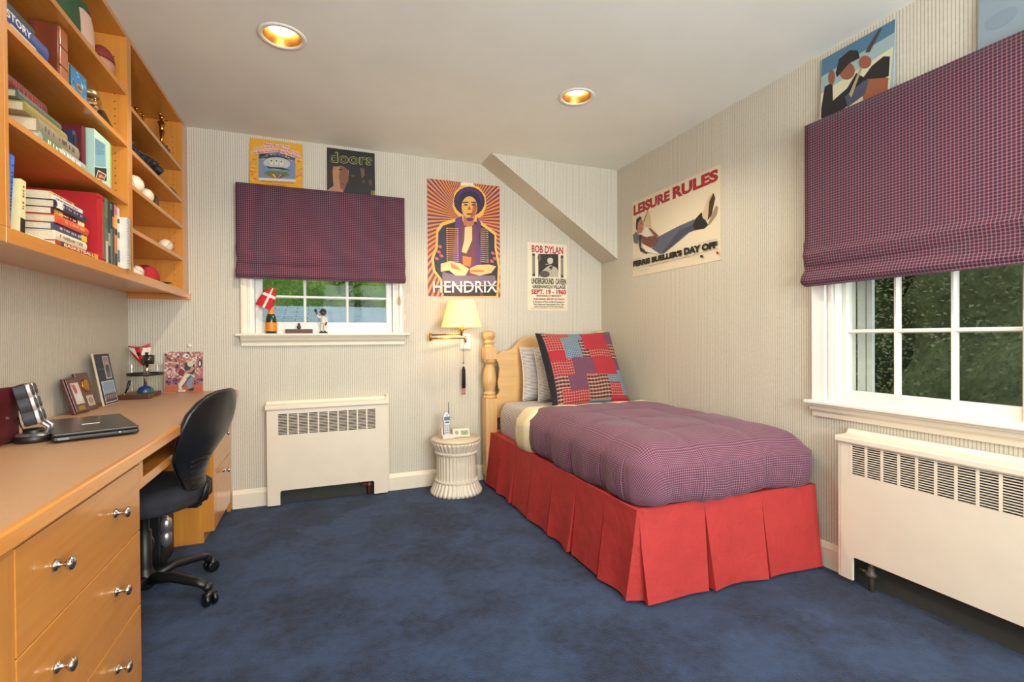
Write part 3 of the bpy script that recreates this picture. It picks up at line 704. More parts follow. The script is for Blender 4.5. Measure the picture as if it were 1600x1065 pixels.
# --- right column: trophies, mitts, balls, caps
def trophy(label, loc, rz, s, arm=1):
    t = thing('sports_trophy', label, 'trophy', loc, rz, 'gold player trophies on the top shelf')
    b = MB(); b.box(-.026*s, .026*s, -.026*s, .026*s, 0, .030*s); b.box(-.019*s, .019*s, -.019*s, .019*s, .030*s, .046*s); b.build('base', M((60, 44, 36), .3, coat=.3), t, bevel=.002)
    b = MB(); z = .046*s
    J = lambda *p: [(x*s, y*s, z+q*s) for x, y, q in p]
    b.tube(J((-.012, .006, 0), (-.013, 0, .03), (-.006, 0, .062)), [.006*s, .007*s, .009*s], 8); b.tube(J((.014, -.006, 0), (.010, 0, .03), (.005, 0, .062)), [.006*s, .007*s, .009*s], 8)
    b.tube(J((0, 0, .055), (0, 0, .075), (0, .002, .098), (0, 0, .106)), [.011*s, .010*s, .014*s, .006*s], 10); b.ball((0, 0, z+.118*s), .0105*s, n=10, h=8)
    b.tube(J((.012, 0, .098), (.028, 0, .112), (.034, .004, .138 if arm else .10)), [.006*s, .005*s, .004*s], 8); b.tube(J((-.012, 0, .098), (-.028, -.004, .085), (-.03, -.016, .10)), [.006*s, .005*s, .004*s], 8)
    b.ball((.035*s, .004*s, z+(.146 if arm else .10)*s), .007*s, n=8, h=6); b.build('figurine', GOLD, t, weld=False)
trophy('gold figure trophy nearest the centre divider of the bookcase', (-.93, 2.93, 2.1435), 1.2, 1.25); trophy('second gold figure trophy from the divider, arms lowered', (-.90, 3.13, 2.1435), .9, 1.1, 0)
trophy('third gold figure trophy from the divider, further back on the shelf', (-.93, 3.29, 2.1435), 1.4, 1.1, 1); trophy('tall gold figure trophy with raised arm near the right end of the shelf', (-.835, 3.315, 2.1435), PI/2+.3, 1.35, 1)
def mitt(label, loc, r, sc, c):
    t = thing('baseball_mitt', label, 'baseball glove', loc, r, 'dark mitts on the second shelf'); b = MB()
    b.ball((0, 0, .050), (.075*sc, .085*sc, .050), n=18, h=10)
    for k in range(4): b.tube([(-.02, -.05+k*.034, .060), (.040, -.062+k*.040, .074), (.080*sc, -.066+k*.044, .052)], [.022, .023, .016], 10)
    b.tube([(-.03, .06, .06), (.02, .095, .075), (.05, .10, .060)], [.018, .018, .011], 10)
    o = b.build('leather', M(c, .6, var=.25, nscale=40), t); q = o.modifiers.new('r', 'REMESH'); q.mode = 'VOXEL'; q.voxel_size = .005; q = o.modifiers.new('s', 'SMOOTH'); q.iterations = 3
    b = MB(); b.tube([(-.06, -.05, .080), (-.02, -.02, .104), (.02, .02, .106), (.05, .06, .096)], .004, 6); b.build('lacing', M((120, 78, 48), .7), t)
mitt('dark navy baseball mitt by the centre divider', (-.895, 2.80, 1.9515), .2, 1, (26, 32, 42)); mitt('dark mitt leaning in the middle of the second shelf', (-.880, 2.985, 1.9515), -.3, 1, (22, 28, 38)); mitt('dark mitt at the right of its shelf with tan lacing', (-.885, 3.165, 1.9515), .5, .9, (28, 34, 44))
b = MB(); b.box(-.05, 0, -.055, .055, 0, .035); tag(b.build('black_case', BLACKP, None, (-.80, 3.405, 1.9515), bevel=.006), 'small black case at the right end of the second shelf', 'case')
LEA = M((216, 202, 176), .45, coat=.1, var=.05, nscale=40); STI = M((150, 40, 36), .6, var=0)
def baseball(label, c, rot, r=.0365, base=LEA, marks=True, stand=True):
    t = thing('baseball', label, 'baseball', c, 0, 'baseballs on the shelves'); R = Matrix.Rotation(rot, 3, 'Z') @ Matrix.Rotation(rot*1.7, 3, 'X')
    b = MB(); b.ball((0, 0, r), r, n=24, h=16); b.build('ball', base, t)
    b = MB(); pts = []
    for k in range(49):
        a = 2*PI*k/48; p = Vector((math.cos(a)+.35*math.cos(3*a), math.sin(a)-.35*math.sin(3*a), .95*math.sin(2*a))); pts.append(R @ (p.normalized()*(r+.0003))+Vector((0, 0, r)))
    b.tube(pts, .0009, 5); b.build('stitching', STI, t)
    if marks:
        b = MB()
        for k in range(5):
            q = [R @ (Vector((.5+.1*k, -.3+.16*k, .75-.05*j+.13*math.sin(j*2+k))).normalized()*(r+.0002))+Vector((0, 0, r)) for j in range(5)]
            b.tube(q, .0005, 4)
        b.build('ink_signature', M((40, 50, 90), .6, var=0), t)
baseball('large signed baseball by the centre divider, half way up', (-.826, 2.81, 1.7945), .4, .044); baseball('signed baseball tucked behind the larger one', (-.822, 2.975, 1.7945), 1.3, .036)
baseball('signed baseball with a black ring alone on the fourth shelf', (-.823, 3.305, 1.6005), 2.2); baseball('signed baseball next to the red cap on the lowest shelf', (-.872, 2.985, 1.4055), 2.9)
b = MB(); b.lathe([(0, 0), (.036, 0), (.038, .004), (.038, .018), (.034, .022), (0, .022)], axis='X', n=28); b.lathe([(0, .0222), (.029, .0222), (.029, .0228), (0, .0228)], axis='X', n=28, mi=1)
tag(b.build('hockey_puck', [BLACKP, M((96, 60, 52), .5)], None, (-.838, 3.135, 1.7945+.0385)), 'black puck standing on edge beside the baseballs', 'puck')
b = MB(); b.ball((0, 0, .018), (.03, .045, .018)); b.ball((.01, .05, .012), (.02, .03, .012)); tag(b.build('toy_turtle', M((84, 76, 50), .6, var=.3, nscale=80), None, (-.835, 2.80, 1.6005)), 'small olive brown figurine at the left of the fourth shelf', 'figurine')
t = thing('baseball_hat', 'red baseball cap with dark peak on the lowest shelf', 'cap', (-.870, 3.135, 1.4055), .6)
b = MB(); b.grid(lambda u, v: (.062*math.sin(v*PI/2)**.8*math.cos(u*2*PI), .062*math.sin(v*PI/2)**.8*math.sin(u*2*PI), .006+.088*math.cos(v*PI/2)**.75), 32, 10); b.ball((0, 0, .094), (.005, .005, .003), n=8, h=5); b.build('crown', M((164, 30, 34), .85, var=.05), t, solid=.002)
b = MB(); b.grid(lambda u, v: ((.050+.07*v)*math.cos(-.95+1.9*u)*1.0, (.058+.012*v)*math.sin(-.95+1.9*u)*1.05, .008-.004*v+.006*math.cos((u-.5)*3)), 16, 5); b.build('peak', M((40, 26, 26), .8), t, solid=.003)
# ================================================================== THINGS ON THE DESK (top z .7725)
DZ = .7728
t = thing('laptop', 'closed black laptop lying on the desk', 'laptop', (-.608, 2.035, DZ), 0)
def P3(*a): return Vector(a)
t.rotation_euler.z = math.radians(27+90)
W_, D_ = .345, .235   # local x along the front edge; local y away from the viewer
t.rotation_euler.z = math.atan2(2.045-1.955, -.600+.796)+0.0
t.location = (-.796, 1.962, DZ)
WL = .222
b = MB(); b.box(0, WL, 0, .40, .004, .020); b.build('base', BLACKP, t, bevel=.006, seg=3)
b = MB(); b.box(.001, WL-.001, .001, .398, .0205, .031); b.build('lid', M((50, 44, 40), .3, coat=.3, var=.04), t, bevel=.005, seg=3)
b = MB(); b.box(WL*.38, WL*.60, .17, .19, .031, .0314); b.build('maker_badge', SILVER, t)
b = MB(); b.box(.012, .04, -.0008, .002, .009, .016, 0); b.box(WL*.75, WL*.75+.004, -.0008, .002, .013, .016, 1); b.box(.06, WL-.06, -.0004, .002, .011, .0135, 2)
b.build('front_ports', [M((110, 112, 116), .4, var=0), M((220, 230, 240), .3, var=0), M((6, 6, 6), .5, var=0)], t)
# desk speaker with twin columns of drivers
t = thing('desk_speaker', 'black and silver desktop speaker on a round foot beside the laptop', 'speaker', (-.876, 2.045, DZ), .15); t.scale = (.88, .88, .88)
b = MB(); b.lathe([(0, 0), (.051, 0), (.055, .004), (.055, .020), (.051, .025)], n=36, mi=0, caps=False); b.lathe([(.051, .025), (.044, .031), (.036, .034), (.030, .034)], n=36, mi=1, caps=False); b.lathe([(.030, .034), (.030, .044), (.026, .048), (0, .049)], n=30, mi=0, caps=False)
b.build('foot', [BLACKP, SILVER], t)
tiltm = Matrix.Translation((.030, .0, .072)) @ Matrix.Rotation(math.radians(97), 4, 'Z') @ Matrix.Rotation(math.radians(-13), 4, 'X')
for s in (-1, 1):
    b = MB(); prof = []
    for k in range(37):
        zz = .150*k/36; prof.append((.0225+.0035*abs(math.sin(PI*zz/.050)), zz))
    for (y0, y1, sc, mi) in ((.012, .046, 1.0, 0), (.0, .012, 1.03, 1)):
        pts = [(s*.034-q*sc, zz) for q, zz in prof]+[(s*.034+q*sc, zz) for q, zz in prof[::-1]]; b.prism(pts, 'Y', y0, y1, mi)
    b.xf(tiltm); b.build('driver_column', [BLACKP, SILVER], t, bevel=.003, seg=2)
    for k in range(3):
        b = MB(); zz = .025+.05*k; b.lathe([(0, -.004), (.008, -.005), (.014, -.001), (.019, -.003), (.020, .001), (.0, .001)], (s*.034, 0, zz), 'Y', 20, mi=0); b.lathe([(0, -.0055), (.006, -.005), (.006, -.0045)], (s*.034, 0, zz), 'Y', 14, mi=1, caps=False)
        b.xf(tiltm); b.build('driver', [M((70, 70, 74), .35, .4, var=0), SILVER], t)
    b = MB(); b.tube([(.044, s*.022, .030), (.046, s*.022, .055), (.010, s*.026, .085)], .006, 8); b.build('arm', SILVER, t)
b = MB(); b.tube([(-.03, .02, .03), (-.045, .03, .06), (-.06, .05, .115)], .0025, 6); b.tube([(-.045, -.01, .01), (-.09, -.035, .004), (-.13, -.08, .004), (-.16, -.10, .004)], .005, 6); b.tube([(.05, .02, .008), (.10, .06, .005), (.16, .09, .004)], .003, 6); b.build('cable', BLACKP, t)
# maroon folder at the left edge
a = Art(.215, .178, (86, 26, 30), .012); a.poly([(.72, .44), (.735, .49), (.75, .45), (.765, .49), (.78, .44), (.80, .47), (.80, .46), (.78, .43), (.765, .475), (.75, .435), (.735, .475), (.725, .44)], (196, 166, 166)); t = a.build('document_folder', None, (-.948, 1.862, DZ+.0005), PI/2-.10)
tag(t, 'maroon folder standing upright at the left edge of the picture', 'folder')
# two wooden plaques
def plaque(label, loc, rz, w, h, lean, n):
    t = thing('award_plaque', label, 'plaque', loc, rz); t.rotation_euler.x = 0
    R = Matrix.Rotation(-lean, 4, 'X')
    b = MB(); b.box(0, w, 0, .014, 0, h); 
    if n == 0: b.box(.006, w-.006, -.006, 0, .006, h-.006)
    b.xf(R); b.build('backboard', WALNUT, t, bevel=.003)
    if n == 0:
        a = Art(.062, .098, (196, 176, 172), .001, (230, 430, 545, 880, 530, 860))
        a.ell(300, 640, 40, 80, (150, 74, 76)); a.ell(340, 760, 50, 70, (178, 196, 200)); a.ell(320, 590, 20, 24, (176, 130, 110)); a.rect(240, 560, 270, 640, (170, 120, 120), 0); o = a.build('card', t); o.matrix_local = R @ Matrix.Translation((.022, -.0075, .042))
        b = MB(); b.box(.032, .072, -.0085, -.0065, .014, .034); b.xf(R); b.build('name_plate', GOLD, t)
    else:
        b = MB(); b.lathe([(0, -.006), (.020, -.008), (.026, -.004), (.031, -.003), (.032, .001), (0, .001)], (w*.55, 0, h*.66), 'Y', 28, ripple=lambda i, j: .03*(i % 2) if j in (3, 4) else 0); b.xf(R); b.build('medallion', GOLD, t)
        a = Art(.058, .050, (176, 160, 140), .001); a.ell(.5, .5, .3, .3, (130, 100, 74)); a.ell(.5, .5, .16, .2, (160, 130, 104)); o = a.build('name_plate', t); o.matrix_local = R @ Matrix.Translation((.024, -.0025, .020))
plaque('dark wooden plaque with a player card, leaning against the left wall', (-1.008, 2.690, DZ+.0008), PI/2-.08, .112, .165, .28, 0)
plaque('dark wooden plaque with round brass medallion, between card plaque and tall frame', (-1.012, 2.812, DZ+.0008), PI/2-.08, .105, .180, .26, 1)
# tall double photo frame
t = thing('framed_photos', 'tall narrow dark frame holding two photos, leaning on the left wall', 'picture frame', (-1.000, 2.968, DZ+.0015), PI/2-.02)
R = Matrix.Rotation(-.17, 4, 'X')
b = MB(); b.box(0, .178, 0, .008, 0, .264); b.xf(R); b.build('frame', M((206, 190, 160), .5, var=.03), t, bevel=.001)
a = Art(.170, .256, (36, 42, 60), .0008); MAT_ = (208, 200, 190)
a.rect(.50, .07, .88, .04+.03, MAT_) if False else None
a.rect(.50, .50, .90, .95, MAT_); a.rect(.53, .515, .87, .935, (150, 130, 128)); a.ell(.70, .80, .07, .045, (188, 150, 130)); a.rect(.56, .52, .84, .70, (88, 100, 104)); a.ell(.70, .70, .12, .08, (70, 78, 92))
a.rect(.08, .03, .92, .46, MAT_); a.rect(.115, .045, .885, .445, (120, 148, 168)); a.rect(.115, .045, .885, .20, (76, 60, 70))
for k in range(16): a.ell(.17+.044*k, .12+.04*(k % 3), .028, .022, ((196, 140, 130), (176, 180, 186), (120, 60, 70))[k % 3], 8, lift=1 if k == 0 else 0)
for k in range(9): a.ell(.2+.075*k, .24+.03*(k % 2), .022, .018, ((210, 170, 160), (160, 170, 180))[k % 2], 8, lift=0)
a.rect(.08, .70, .44, .705, (170, 164, 150)); o = a.build('photo_sheet', t); o.matrix_local = R @ Matrix.Translation((.004, -.0012, .004))
# pen stand
t = thing('pen_stand', 'walnut desk pen base with a black pen in front of the globe dish', 'pen stand', (-1.045, 3.262, DZ+.0003), -.02)
b = MB(); b.box(0, .15, 0, .060, 0, .024); b.box(.152, .166, .05, .30, 0, .024) if False else None; b.build('base', WALNUT, t, bevel=.003)
b = MB(); b.tube([(.025, .03, .022), (.040, .030, .06), (.050, .03, .095)], [.003, .006, .0085], 10); b.ball((.051, .03, .097), .0085, n=10, h=6); b.build('pen', BLACKP, t)
b = MB(); b.lathe([(0, .022), (.009, .023), (.007, .032), (.003, .034)], (.025, .03, 0), n=14); b.build('holder', GOLD, t)
# glass dish on a blue globe
t = thing('globe_stand', 'clear round glass with a black band over a blue half globe, near the corner', 'desk ornament', (-.958, 3.420, DZ+.0003), 0)
b = MB(); b.box(-.10, .055, -.06, .09, 0, .022); b.build('base', WALNUT, t, bevel=.003)
b = MB(); b.ball((0, 0, .026), (.040, .040, .036), n=24, h=12)
m, nt, bb = newmat('blue_green_globe'); f = noise(nt, objco(nt), 26, 3); nt.links.new(ramp(nt, f, [(.48, lin((24, 58, 140))), (.54, lin((50, 120, 80)))]), bb.inputs['Base Color']); bb.inputs['Roughness'].default_value = .2
b.build('globe', m, t)
b = MB(); b.tube([(0, 0, .058), (0, 0, .175)], .0085, 16); b.tube([(.008, .0, .115), (.008, 0, .185)], .012, 16); b.build('post', CHROME, t)
b = MB(); b.lathe([(.083, .122), (.088, .122), (.088, .136), (.083, .136), (.083, .122)], n=40, caps=False); b.build('ring', BLACKP, t)
b = MB(); b.lathe([(.084, .024), (.086, .030), (.086, .186)], n=40, caps=False); b.lathe([(0, .1235), (.082, .1235)], n=40, caps=False); b.build('tray', glassm('acrylic', (.93, .94, .92), .035), t)
# red, white and black mask
t = thing('party_mask', 'red, white and black face mask resting on the clear tray', 'mask', (-.990, 3.445, DZ+.176), .15); t.scale = (.74, .74, .74)
b = MB()
def mk(u, v):
    x = (u-.5)*2; z = v; wv = .072*(1-(1-z)**1.7*.92)
    return (x*wv+.012*(1-z)*2, -.030*(1-x*x)*(.5+.5*z), z*.150+.010*x*x*(z > .9))
def mcol(x, z):
    if z > .93: return 0
    if z < .34 and x > -.2: return 2
    if .55 < z < .70 and (-.45 < x < -.02 or .42 < x < .8): return 2
    if x < -.42 and z > .5-(x+.6): return 1
    if x > .15+.5*(z-.5)*-1 and z > .42 and x > -.2+.9*z-.3: return 1
    return 0
n1, n2 = 28, 28
for j in range(n2):
    for i in range(n1):
        q = [mk((i+a_)/n1, (j+c_)/n2) for a_, c_ in ((0, 0), (1, 0), (1, 1), (0, 1))]; b.add(q, [(0, 1, 2, 3)], mcol((i+.5)/n1*2-1, (j+.5)/n2), True)
b.build('face', [M((176, 26, 34), .35, coat=.3), M((222, 210, 196), .35, coat=.3), M((22, 20, 24), .4)], t, weld=True, solid=.002)
b = MB(); b.tube([(-.07, 0, .152), (-.03, -.012, .146), (.01, -.012, .146), (.045, -.005, .158), (.066, 0, .172)], [.004, .005, .006, .007, .004], 8); b.build('brim', M((170, 24, 32), .35), t)
b = MB(); b.lathe([(0, 0), (.027, 0), (.029, .052), (.027, .052), (.025, .004)], n=4 if False else 24, caps=False); tag(b.build('pen_cup', M((38, 32, 26), .2, coat=.4), None, (-.935, 3.400, DZ+.188)), 'small dark cup standing above the chrome post', 'cup')
# football photo
a = Art(.208, .254, (214, 204, 194), .003, (800, 1440, 190, 890, 190, 870))
a.rect(806, 196, 1434, 884, (156, 96, 92))
pal = [(196, 150, 138), (210, 170, 156), (130, 66, 70), (176, 110, 106), (96, 52, 66), (206, 186, 176), (150, 110, 84), (214, 190, 180), (170, 84, 92)]
rr = random.Random(3)
for k in range(330):
    x, y = rr.uniform(812, 1428), rr.uniform(200, 745)
    cc = pal[rr.randrange(len(pal))] if y < 640 else [(60, 40, 66), (90, 60, 90), (40, 34, 54), (140, 90, 110)][rr.randrange(4)]
    a.ell(x, y, rr.uniform(13, 30), rr.uniform(12, 26), cc, 7, rr.random()*3, lift=1 if k % 60 == 0 else 0)
a.poly([(806, 775), (1434, 745), (1434, 884), (806, 884)], (176, 84, 54))
a.ell(1385, 400, 38, 70, (36, 50, 50)); a.ell(1380, 400, 16, 40, (200, 200, 196), lift=1)
a.poly([(1190, 480), (1290, 560), (1270, 620), (1140, 700), (1090, 830), (1040, 830), (1030, 740), (1130, 590)], (206, 192, 160))
a.poly([(1160, 640), (1230, 590), (1290, 640), (1250, 740), (1260, 800), (1200, 830), (1165, 760)], (120, 128, 140)); a.poly([(1230, 590), (1250, 600), (1100, 800), (1070, 800)], (60, 66, 76))
a.poly([(1140, 400), (1210, 340), (1290, 400), (1300, 520), (1270, 590), (1170, 560), (1120, 480)], (32, 52, 54)); a.ell(1225, 400, 52, 52, (196, 184, 154)); a.poly([(1240, 430), (1300, 480), (1240, 540), (1130, 570), (1120, 530), (1220, 500)], (176, 120, 100))
a.ell(1078, 545, 52, 58, (118, 30, 50)); a.ell(1150, 270, 54, 40, (206, 202, 192)); a.ell(1168, 268, 20, 14, (50, 80, 70)); a.ell(1118, 305, 26, 22, (170, 110, 90))
a.rect(1030, 835, 1150, 870, (196, 186, 170)); a.poly([(1180, 830), (1290, 800), (1285, 850), (1220, 860)], (36, 34, 34))
t = thing('sports_photo', 'colour photo of a football player in a white helmet leaning on the back wall', 'photograph', (-.903, 3.560, DZ+.0005), 0); t.rotation_euler.x = -.08; a.build('print', t)
b = MB(); b.lathe([(0, 0), (.013, 0), (.012, -.002), (0, -.0025)], axis='Y', n=24)
b.tube([(-.012, -.004, 0), (-.0, -.006, -.003), (.012, -.004, 0)], .0014, 6); o = tag(b.build('wall_hook', TRIM, None, (-.775, YB-.003, 1.062)), 'tiny cream hook on the wallpaper above the football photo', 'hook')

# ================================================================== THINGS ON THE BACK WINDOW SILL (z 1.137)
SZ = 1.1373; SY = 3.578
t = thing('champagne_bottle', 'green champagne bottle with orange label on the window sill', 'bottle', (-.308, SY-.002, SZ))
b = MB(); b.lathe([(0, .0), (.033, 0), (.0345, .004), (.0345, .085), (.031, .108), (.020, .135), (.0145, .155), (.0138, .168)], n=32, caps=False); b.build('body', M((20, 54, 34), .12, coat=.5, var=.02), t)
b = MB(); b.lathe([(.0352, .014), (.0352, .072)], n=32, caps=False); b.build('label', M((226, 132, 28), .45, var=.02), t)
b = MB(); b.lathe([(.0250, .1265), (.0175, .147), (.0155, .162), (.0160, .178), (.012, .186), (0, .187)], n=28, caps=False); b.build('foil', M((222, 130, 34), .35, var=.03), t)
t = thing('red_hat', 'small red hat with a white cross perched on the bottle neck', 'hat', (-.322, SY-.006, SZ+.150), 0)
b = MB(); R = Matrix.Translation((-.006, 0, .075)) @ Matrix.Rotation(.42, 4, 'Y')
def ht(u, v):
    x = (u-.5)*2
    return (x*.052*(1-.55*v**2.2), 0, -.060+.140*v)
NN = 22
for side in (-1, 1):
    for j in range(NN):
        for i in range(NN):
            q = []
            for a_, c_ in ((0, 0), (1, 0), (1, 1), (0, 1)):
                u, v = (i+a_)/NN, (j+c_)/NN; p = ht(u, v); x = (u-.5)*2; q.append((p[0], side*.026*math.sqrt(max(0, 1-x*x))*(1-.6*v), p[2]))
            u, v = (i+.5)/NN, (j+.5)/NN
            b.add(q, [(0, 1, 2, 3)], 1 if (.44 < u < .58 or .56 < v < .68) else 0, True)
b.xf(R); b.build('felt', [M((184, 30, 38), .8, var=.05), M((226, 210, 196), .8, var=.02)], t, weld=True)
b = MB(); b.box(-.085, .085, -.014, .014, 0, .028); b.ball((-.001, 0, .042), (.013, .010, .016)); b.ball((-.001, 0, .060), (.008, .007, .012))
tag(b.build('carved_block', M((82, 42, 32), .5, var=.08), None, (-.139, SY, SZ), bevel=.002), 'brown wooden block with a small knob in the middle of the window sill', 'ornament')
t = thing('player_figurine', 'bobblehead baseball player figurine with raised glove on the sill', 'figurine', (.012, SY, SZ))
b = MB(); b.lathe([(0, 0), (.028, 0), (.030, .004), (.026, .009), (0, .010)], n=24); b.build('base', M((36, 54, 40), .4), t)
b = MB(); b.tube([(-.009, 0, .008), (-.010, 0, .04), (-.006, 0, .072)], [.0075, .0085, .0115], 10); b.tube([(.010, -.003, .008), (.010, 0, .04), (.006, 0, .072)], [.0075, .0085, .0115], 10)
b.tube([(0, 0, .066), (0, 0, .085), (0, 0, .108), (0, 0, .118)], [.016, .015, .018, .008], 12)
b.tube([(-.014, 0, .107), (-.030, -.004, .112), (-.038, -.006, .128)], [.008, .007, .006], 8); b.tube([(.014, 0, .107), (.024, -.002, .090), (.022, -.008, .074)], [.008, .007, .006], 8)
o = b.build('uniform', M((214, 204, 188), .5), t); q = o.modifiers.new('r', 'REMESH'); q.mode = 'VOXEL'; q.voxel_size = .0015
b = MB(); b.tube([(-.038, -.006, .128), (-.044, -.006, .145)], [.0055, .005], 8); b.tube([(.022, -.008, .076), (.018, -.012, .062)], [.0055, .005], 8); b.ball((.017, -.013, .059), .006, n=8, h=6)
b.ball((.001, -.001, .142), (.0185, .019, .022)); b.ball((.001, -.0195, .138), (.004, .004, .004), n=8, h=6); b.ball((-.0175, 0, .140), (.003, .004, .006), n=8, h=6); b.ball((.0195, 0, .140), (.003, .004, .006), n=8, h=6); b.build('head_and_hands', M((96, 54, 36), .5), t)
b = MB(); b.ball((-.006, -.0185, .145), (.0025, .002, .0018), 0, 8, 6); b.ball((.008, -.0185, .145), (.0025, .002, .0018), 0, 8, 6); b.tube([(-.006, -.0195, .129), (.001, -.021, .127), (.008, -.0195, .129)], .0012, 6, 1); b.build('face_details', [M((230, 225, 215), .5, var=0), M((150, 70, 60), .5, var=0)], t)
b = MB(); b.grid(lambda u, v: (.001+.0205*math.sin(v*1.6)*math.cos(u*2*PI), -.001+.021*math.sin(v*1.6)*math.sin(u*2*PI), .146+.024*math.cos(v*1.6)), 20, 6); b.lathe([(0, .148), (.024, .147), (.022, .150), (0, .151)], (0, -.012, 0), n=18); b.build('cap', M((20, 22, 24), .6), t)
b = MB(); b.ball((-.047, -.008, .155), (.009, .006, .013)); b.build('glove', M((24, 22, 22), .6), t)
b = MB(); b.ball((-.010, -.006, .010), (.009, .013, .006)); b.ball((.012, -.008, .010), (.009, .013, .006)); b.build('shoes', M((24, 36, 26), .5), t)

# ================================================================== ROMAN BLINDS
def blind(label, loc, rz, W, H, D, bows):
    """local x along wall; y=0 wall; front near -D; z from 0 (bottom) to H"""
    t = thing('roman_blind', label, 'window blind', loc, rz)
    prof = [(-D, H), (-D, H*.30), (-D-.004, .17), (-D-.020, .14), (-D-.012, .10), (-D+.004, .072), (-D-.014, .045), (-D-.026, .018), (-D-.018, .004), (-D-.004, .0)]
    def sm(v):
        v *= (len(prof)-1); i = min(int(v), len(prof)-2); f = v-i; a_, c_ = prof[i], prof[i+1]; return a_[0]+(c_[0]-a_[0])*f, a_[1]+(c_[1]-a_[1])*f
    def fn(u, v):
        y, z = sm(v); x = u*W
        y += -.006*math.sin(u*PI*bows)*math.sin(v*PI) - .004*math.sin(u*17+v*3)*(1 if z < H*.6 else .3)*v
        ex = .006*math.sin(z*40)*(1 if u < .02 else 0)*(z < .2)
        return (x-ex, y, z)
    b = MB(); b.grid(fn, 48, 60); o = b.build('fabric', BLINDM, t, solid=.002, auto=False)
    b = MB()
    for k, (dy, z) in enumerate(((.004, .004), (.010, .010), (.016, .003), (.022, .012))):
        b.box(.006, W-.006, -D+dy-.012, -D+dy-.009, z, z+.12)
    b.box(.002, W-.002, -D-.014, -D+.016, -.006, .006); b.build('bottom_folds', BLINDM, t, bevel=.001)
    b = MB(); b.box(.0, W, -D+.001, -.001, H-.030, H-.001); b.box(.0, .003, -D+.001, -.028, .16, H-.001); b.box(W-.003, W, -D+.001, -.028, .16, H-.001); b.build('headrail', BLINDM, t)
    return t
blind('plum checked roman blind on the back wall window', (-.500, YB, 1.500), 0, 1.065, .604, .062, 2)
blind('plum checked roman blind on the right wall window', (XR, 1.672, 1.340), -PI/2, 1.44, .766, .058, 3)
b = MB(); b.tube([(0, 0, .11), (-.002, -.004, .06), (0, -.002, .0)], .0018, 6); b.tube([(0, -.003, .03), (-.012, -.004, .005), (-.010, -.004, -.022), (.004, -.004, -.036), (.010, -.004, -.012), (.004, -.004, .012), (0, -.003, .03)], .0022, 6)
b.tube([(-.006, -.006, .03), (.003, -.006, .0), (-.004, -.006, -.03)], .0022, 6); tag(b.build('blind_cord', M((176, 156, 92), .6), None, (.527, YB-.028, 1.372)), 'coiled blind cord hanging on the right casing of the back window', 'cord')
b = MB(); b.box(-.010, .010, -.006, 0, -.020, .020); b.tube([(-.006, -.008, -.018), (.004, -.02, .008), (.006, -.010, .022)], .0035, 6)
tag(b.build('cord_cleat', TRIM, None, (.560, YB-.0005, 1.255)), 'small cream cord cleat on the wall right of the back window', 'cleat')

# ================================================================== POSTERS AND RECORD SLEEVES
# orange and purple concert poster
a = Art(.572, .874, (200, 132, 50), .0012, (87, 633, 92, 985, 150, 1000)); cx, cy = 365, 400
import itertools
def ray_pt(an):
    dx, dy = math.cos(an), math.sin(an); ts = []
    u0, v0 = a.uv((cx, cy)); 
    for lim, c0, d in ((0, u0, dx), (1, u0, dx), (0, v0, dy), (1, v0, dy)):
        if abs(d) > 1e-6 and (lim-c0)/d > 0: ts.append((lim-c0)/d)
    k = min(ts); return (u0+dx*k, v0+dy*k)
c0 = a.uv((cx, cy)); NR = 170
for m_, col_ in ((0, (128, 40, 66)), (1, (214, 138, 46))):
    for k in range(NR):
        if k % 2 != m_: continue
        a1, a2 = 2*PI*k/NR, 2*PI*(k+1)/NR; p, q = ray_pt(a1), ray_pt(a2)
        cc = col_ if m_ else ((120, 34, 70), (142, 44, 60), (104, 36, 96))[(k//6) % 3]
        a.raw([c0, p, q], [(0, 1, 2)], cc, lift=1 if k < 2 else 0)
def scaled(pts, k, c=(380, 520)): return [(c[0]+(x-c[0])*k, c[1]+(y-c[1])*k) for x, y in pts]
body = [(290, 420), (200, 450), (165, 500), (160, 620), (130, 700), (140, 790), (190, 860), (200, 985), (600, 985), (610, 860), (615, 760), (590, 620), (590, 520), (500, 455), (455, 420)]
a.poly(scaled(body, 1.07, (380, 760)), (240, 176, 70)); a.poly([(270+0, 300), (285, 200), (330, 150), (400, 135), (470, 155), (520, 215), (528, 300), (500, 370), (440, 410), (340, 400), (290, 350)], (240, 176, 70))
a.poly(body, (30, 24, 40))
a.ell(398, 265, 118, 112, (44, 22, 60)); a.ell(398, 235, 96, 74, (66, 34, 96)); a.ell(398, 262, 84, 78, (34, 18, 44))
a.poly([(290, 400), (340, 375), (350, 450), (330, 985), (250, 985), (285, 520)], (96, 44, 104)); a.poly([(455, 380), (485, 430), (470, 520), (500, 985), (430, 985), (440, 500)], (92, 42, 98))
a.poly([(330, 440), (450, 440), (430, 985), (330, 985)], (112, 50, 60))
a.poly([(352, 360), (440, 360), (430, 440), (395, 470), (350, 440)], (190, 110, 60)); a.ell(397, 310, 60, 84, (226, 168, 82)); a.poly([(430, 260), (458, 300), (440, 370), (400, 396), (420, 330)], (176, 92, 50))
a.ell(370, 292, 15, 6, (60, 28, 40)); a.ell(426, 292, 15, 6, (60, 28, 40)); a.poly([(396, 296), (410, 330), (384, 330)], (160, 84, 46)); a.ell(398, 362, 24, 7, (120, 44, 50)); a.ell(398, 402, 26, 14, (90, 40, 74))
a.poly([(345, 270), (390, 268), (388, 278), (348, 280)], (50, 24, 40)); a.poly([(408, 268), (450, 270), (448, 280), (410, 278)], (50, 24, 40))
a.poly([(360, 460), (415, 455), (415, 560), (370, 660), (335, 650), (355, 560)], (222, 196, 140)); a.poly([(340, 680), (410, 690), (400, 760), (345, 750)], (200, 120, 50))
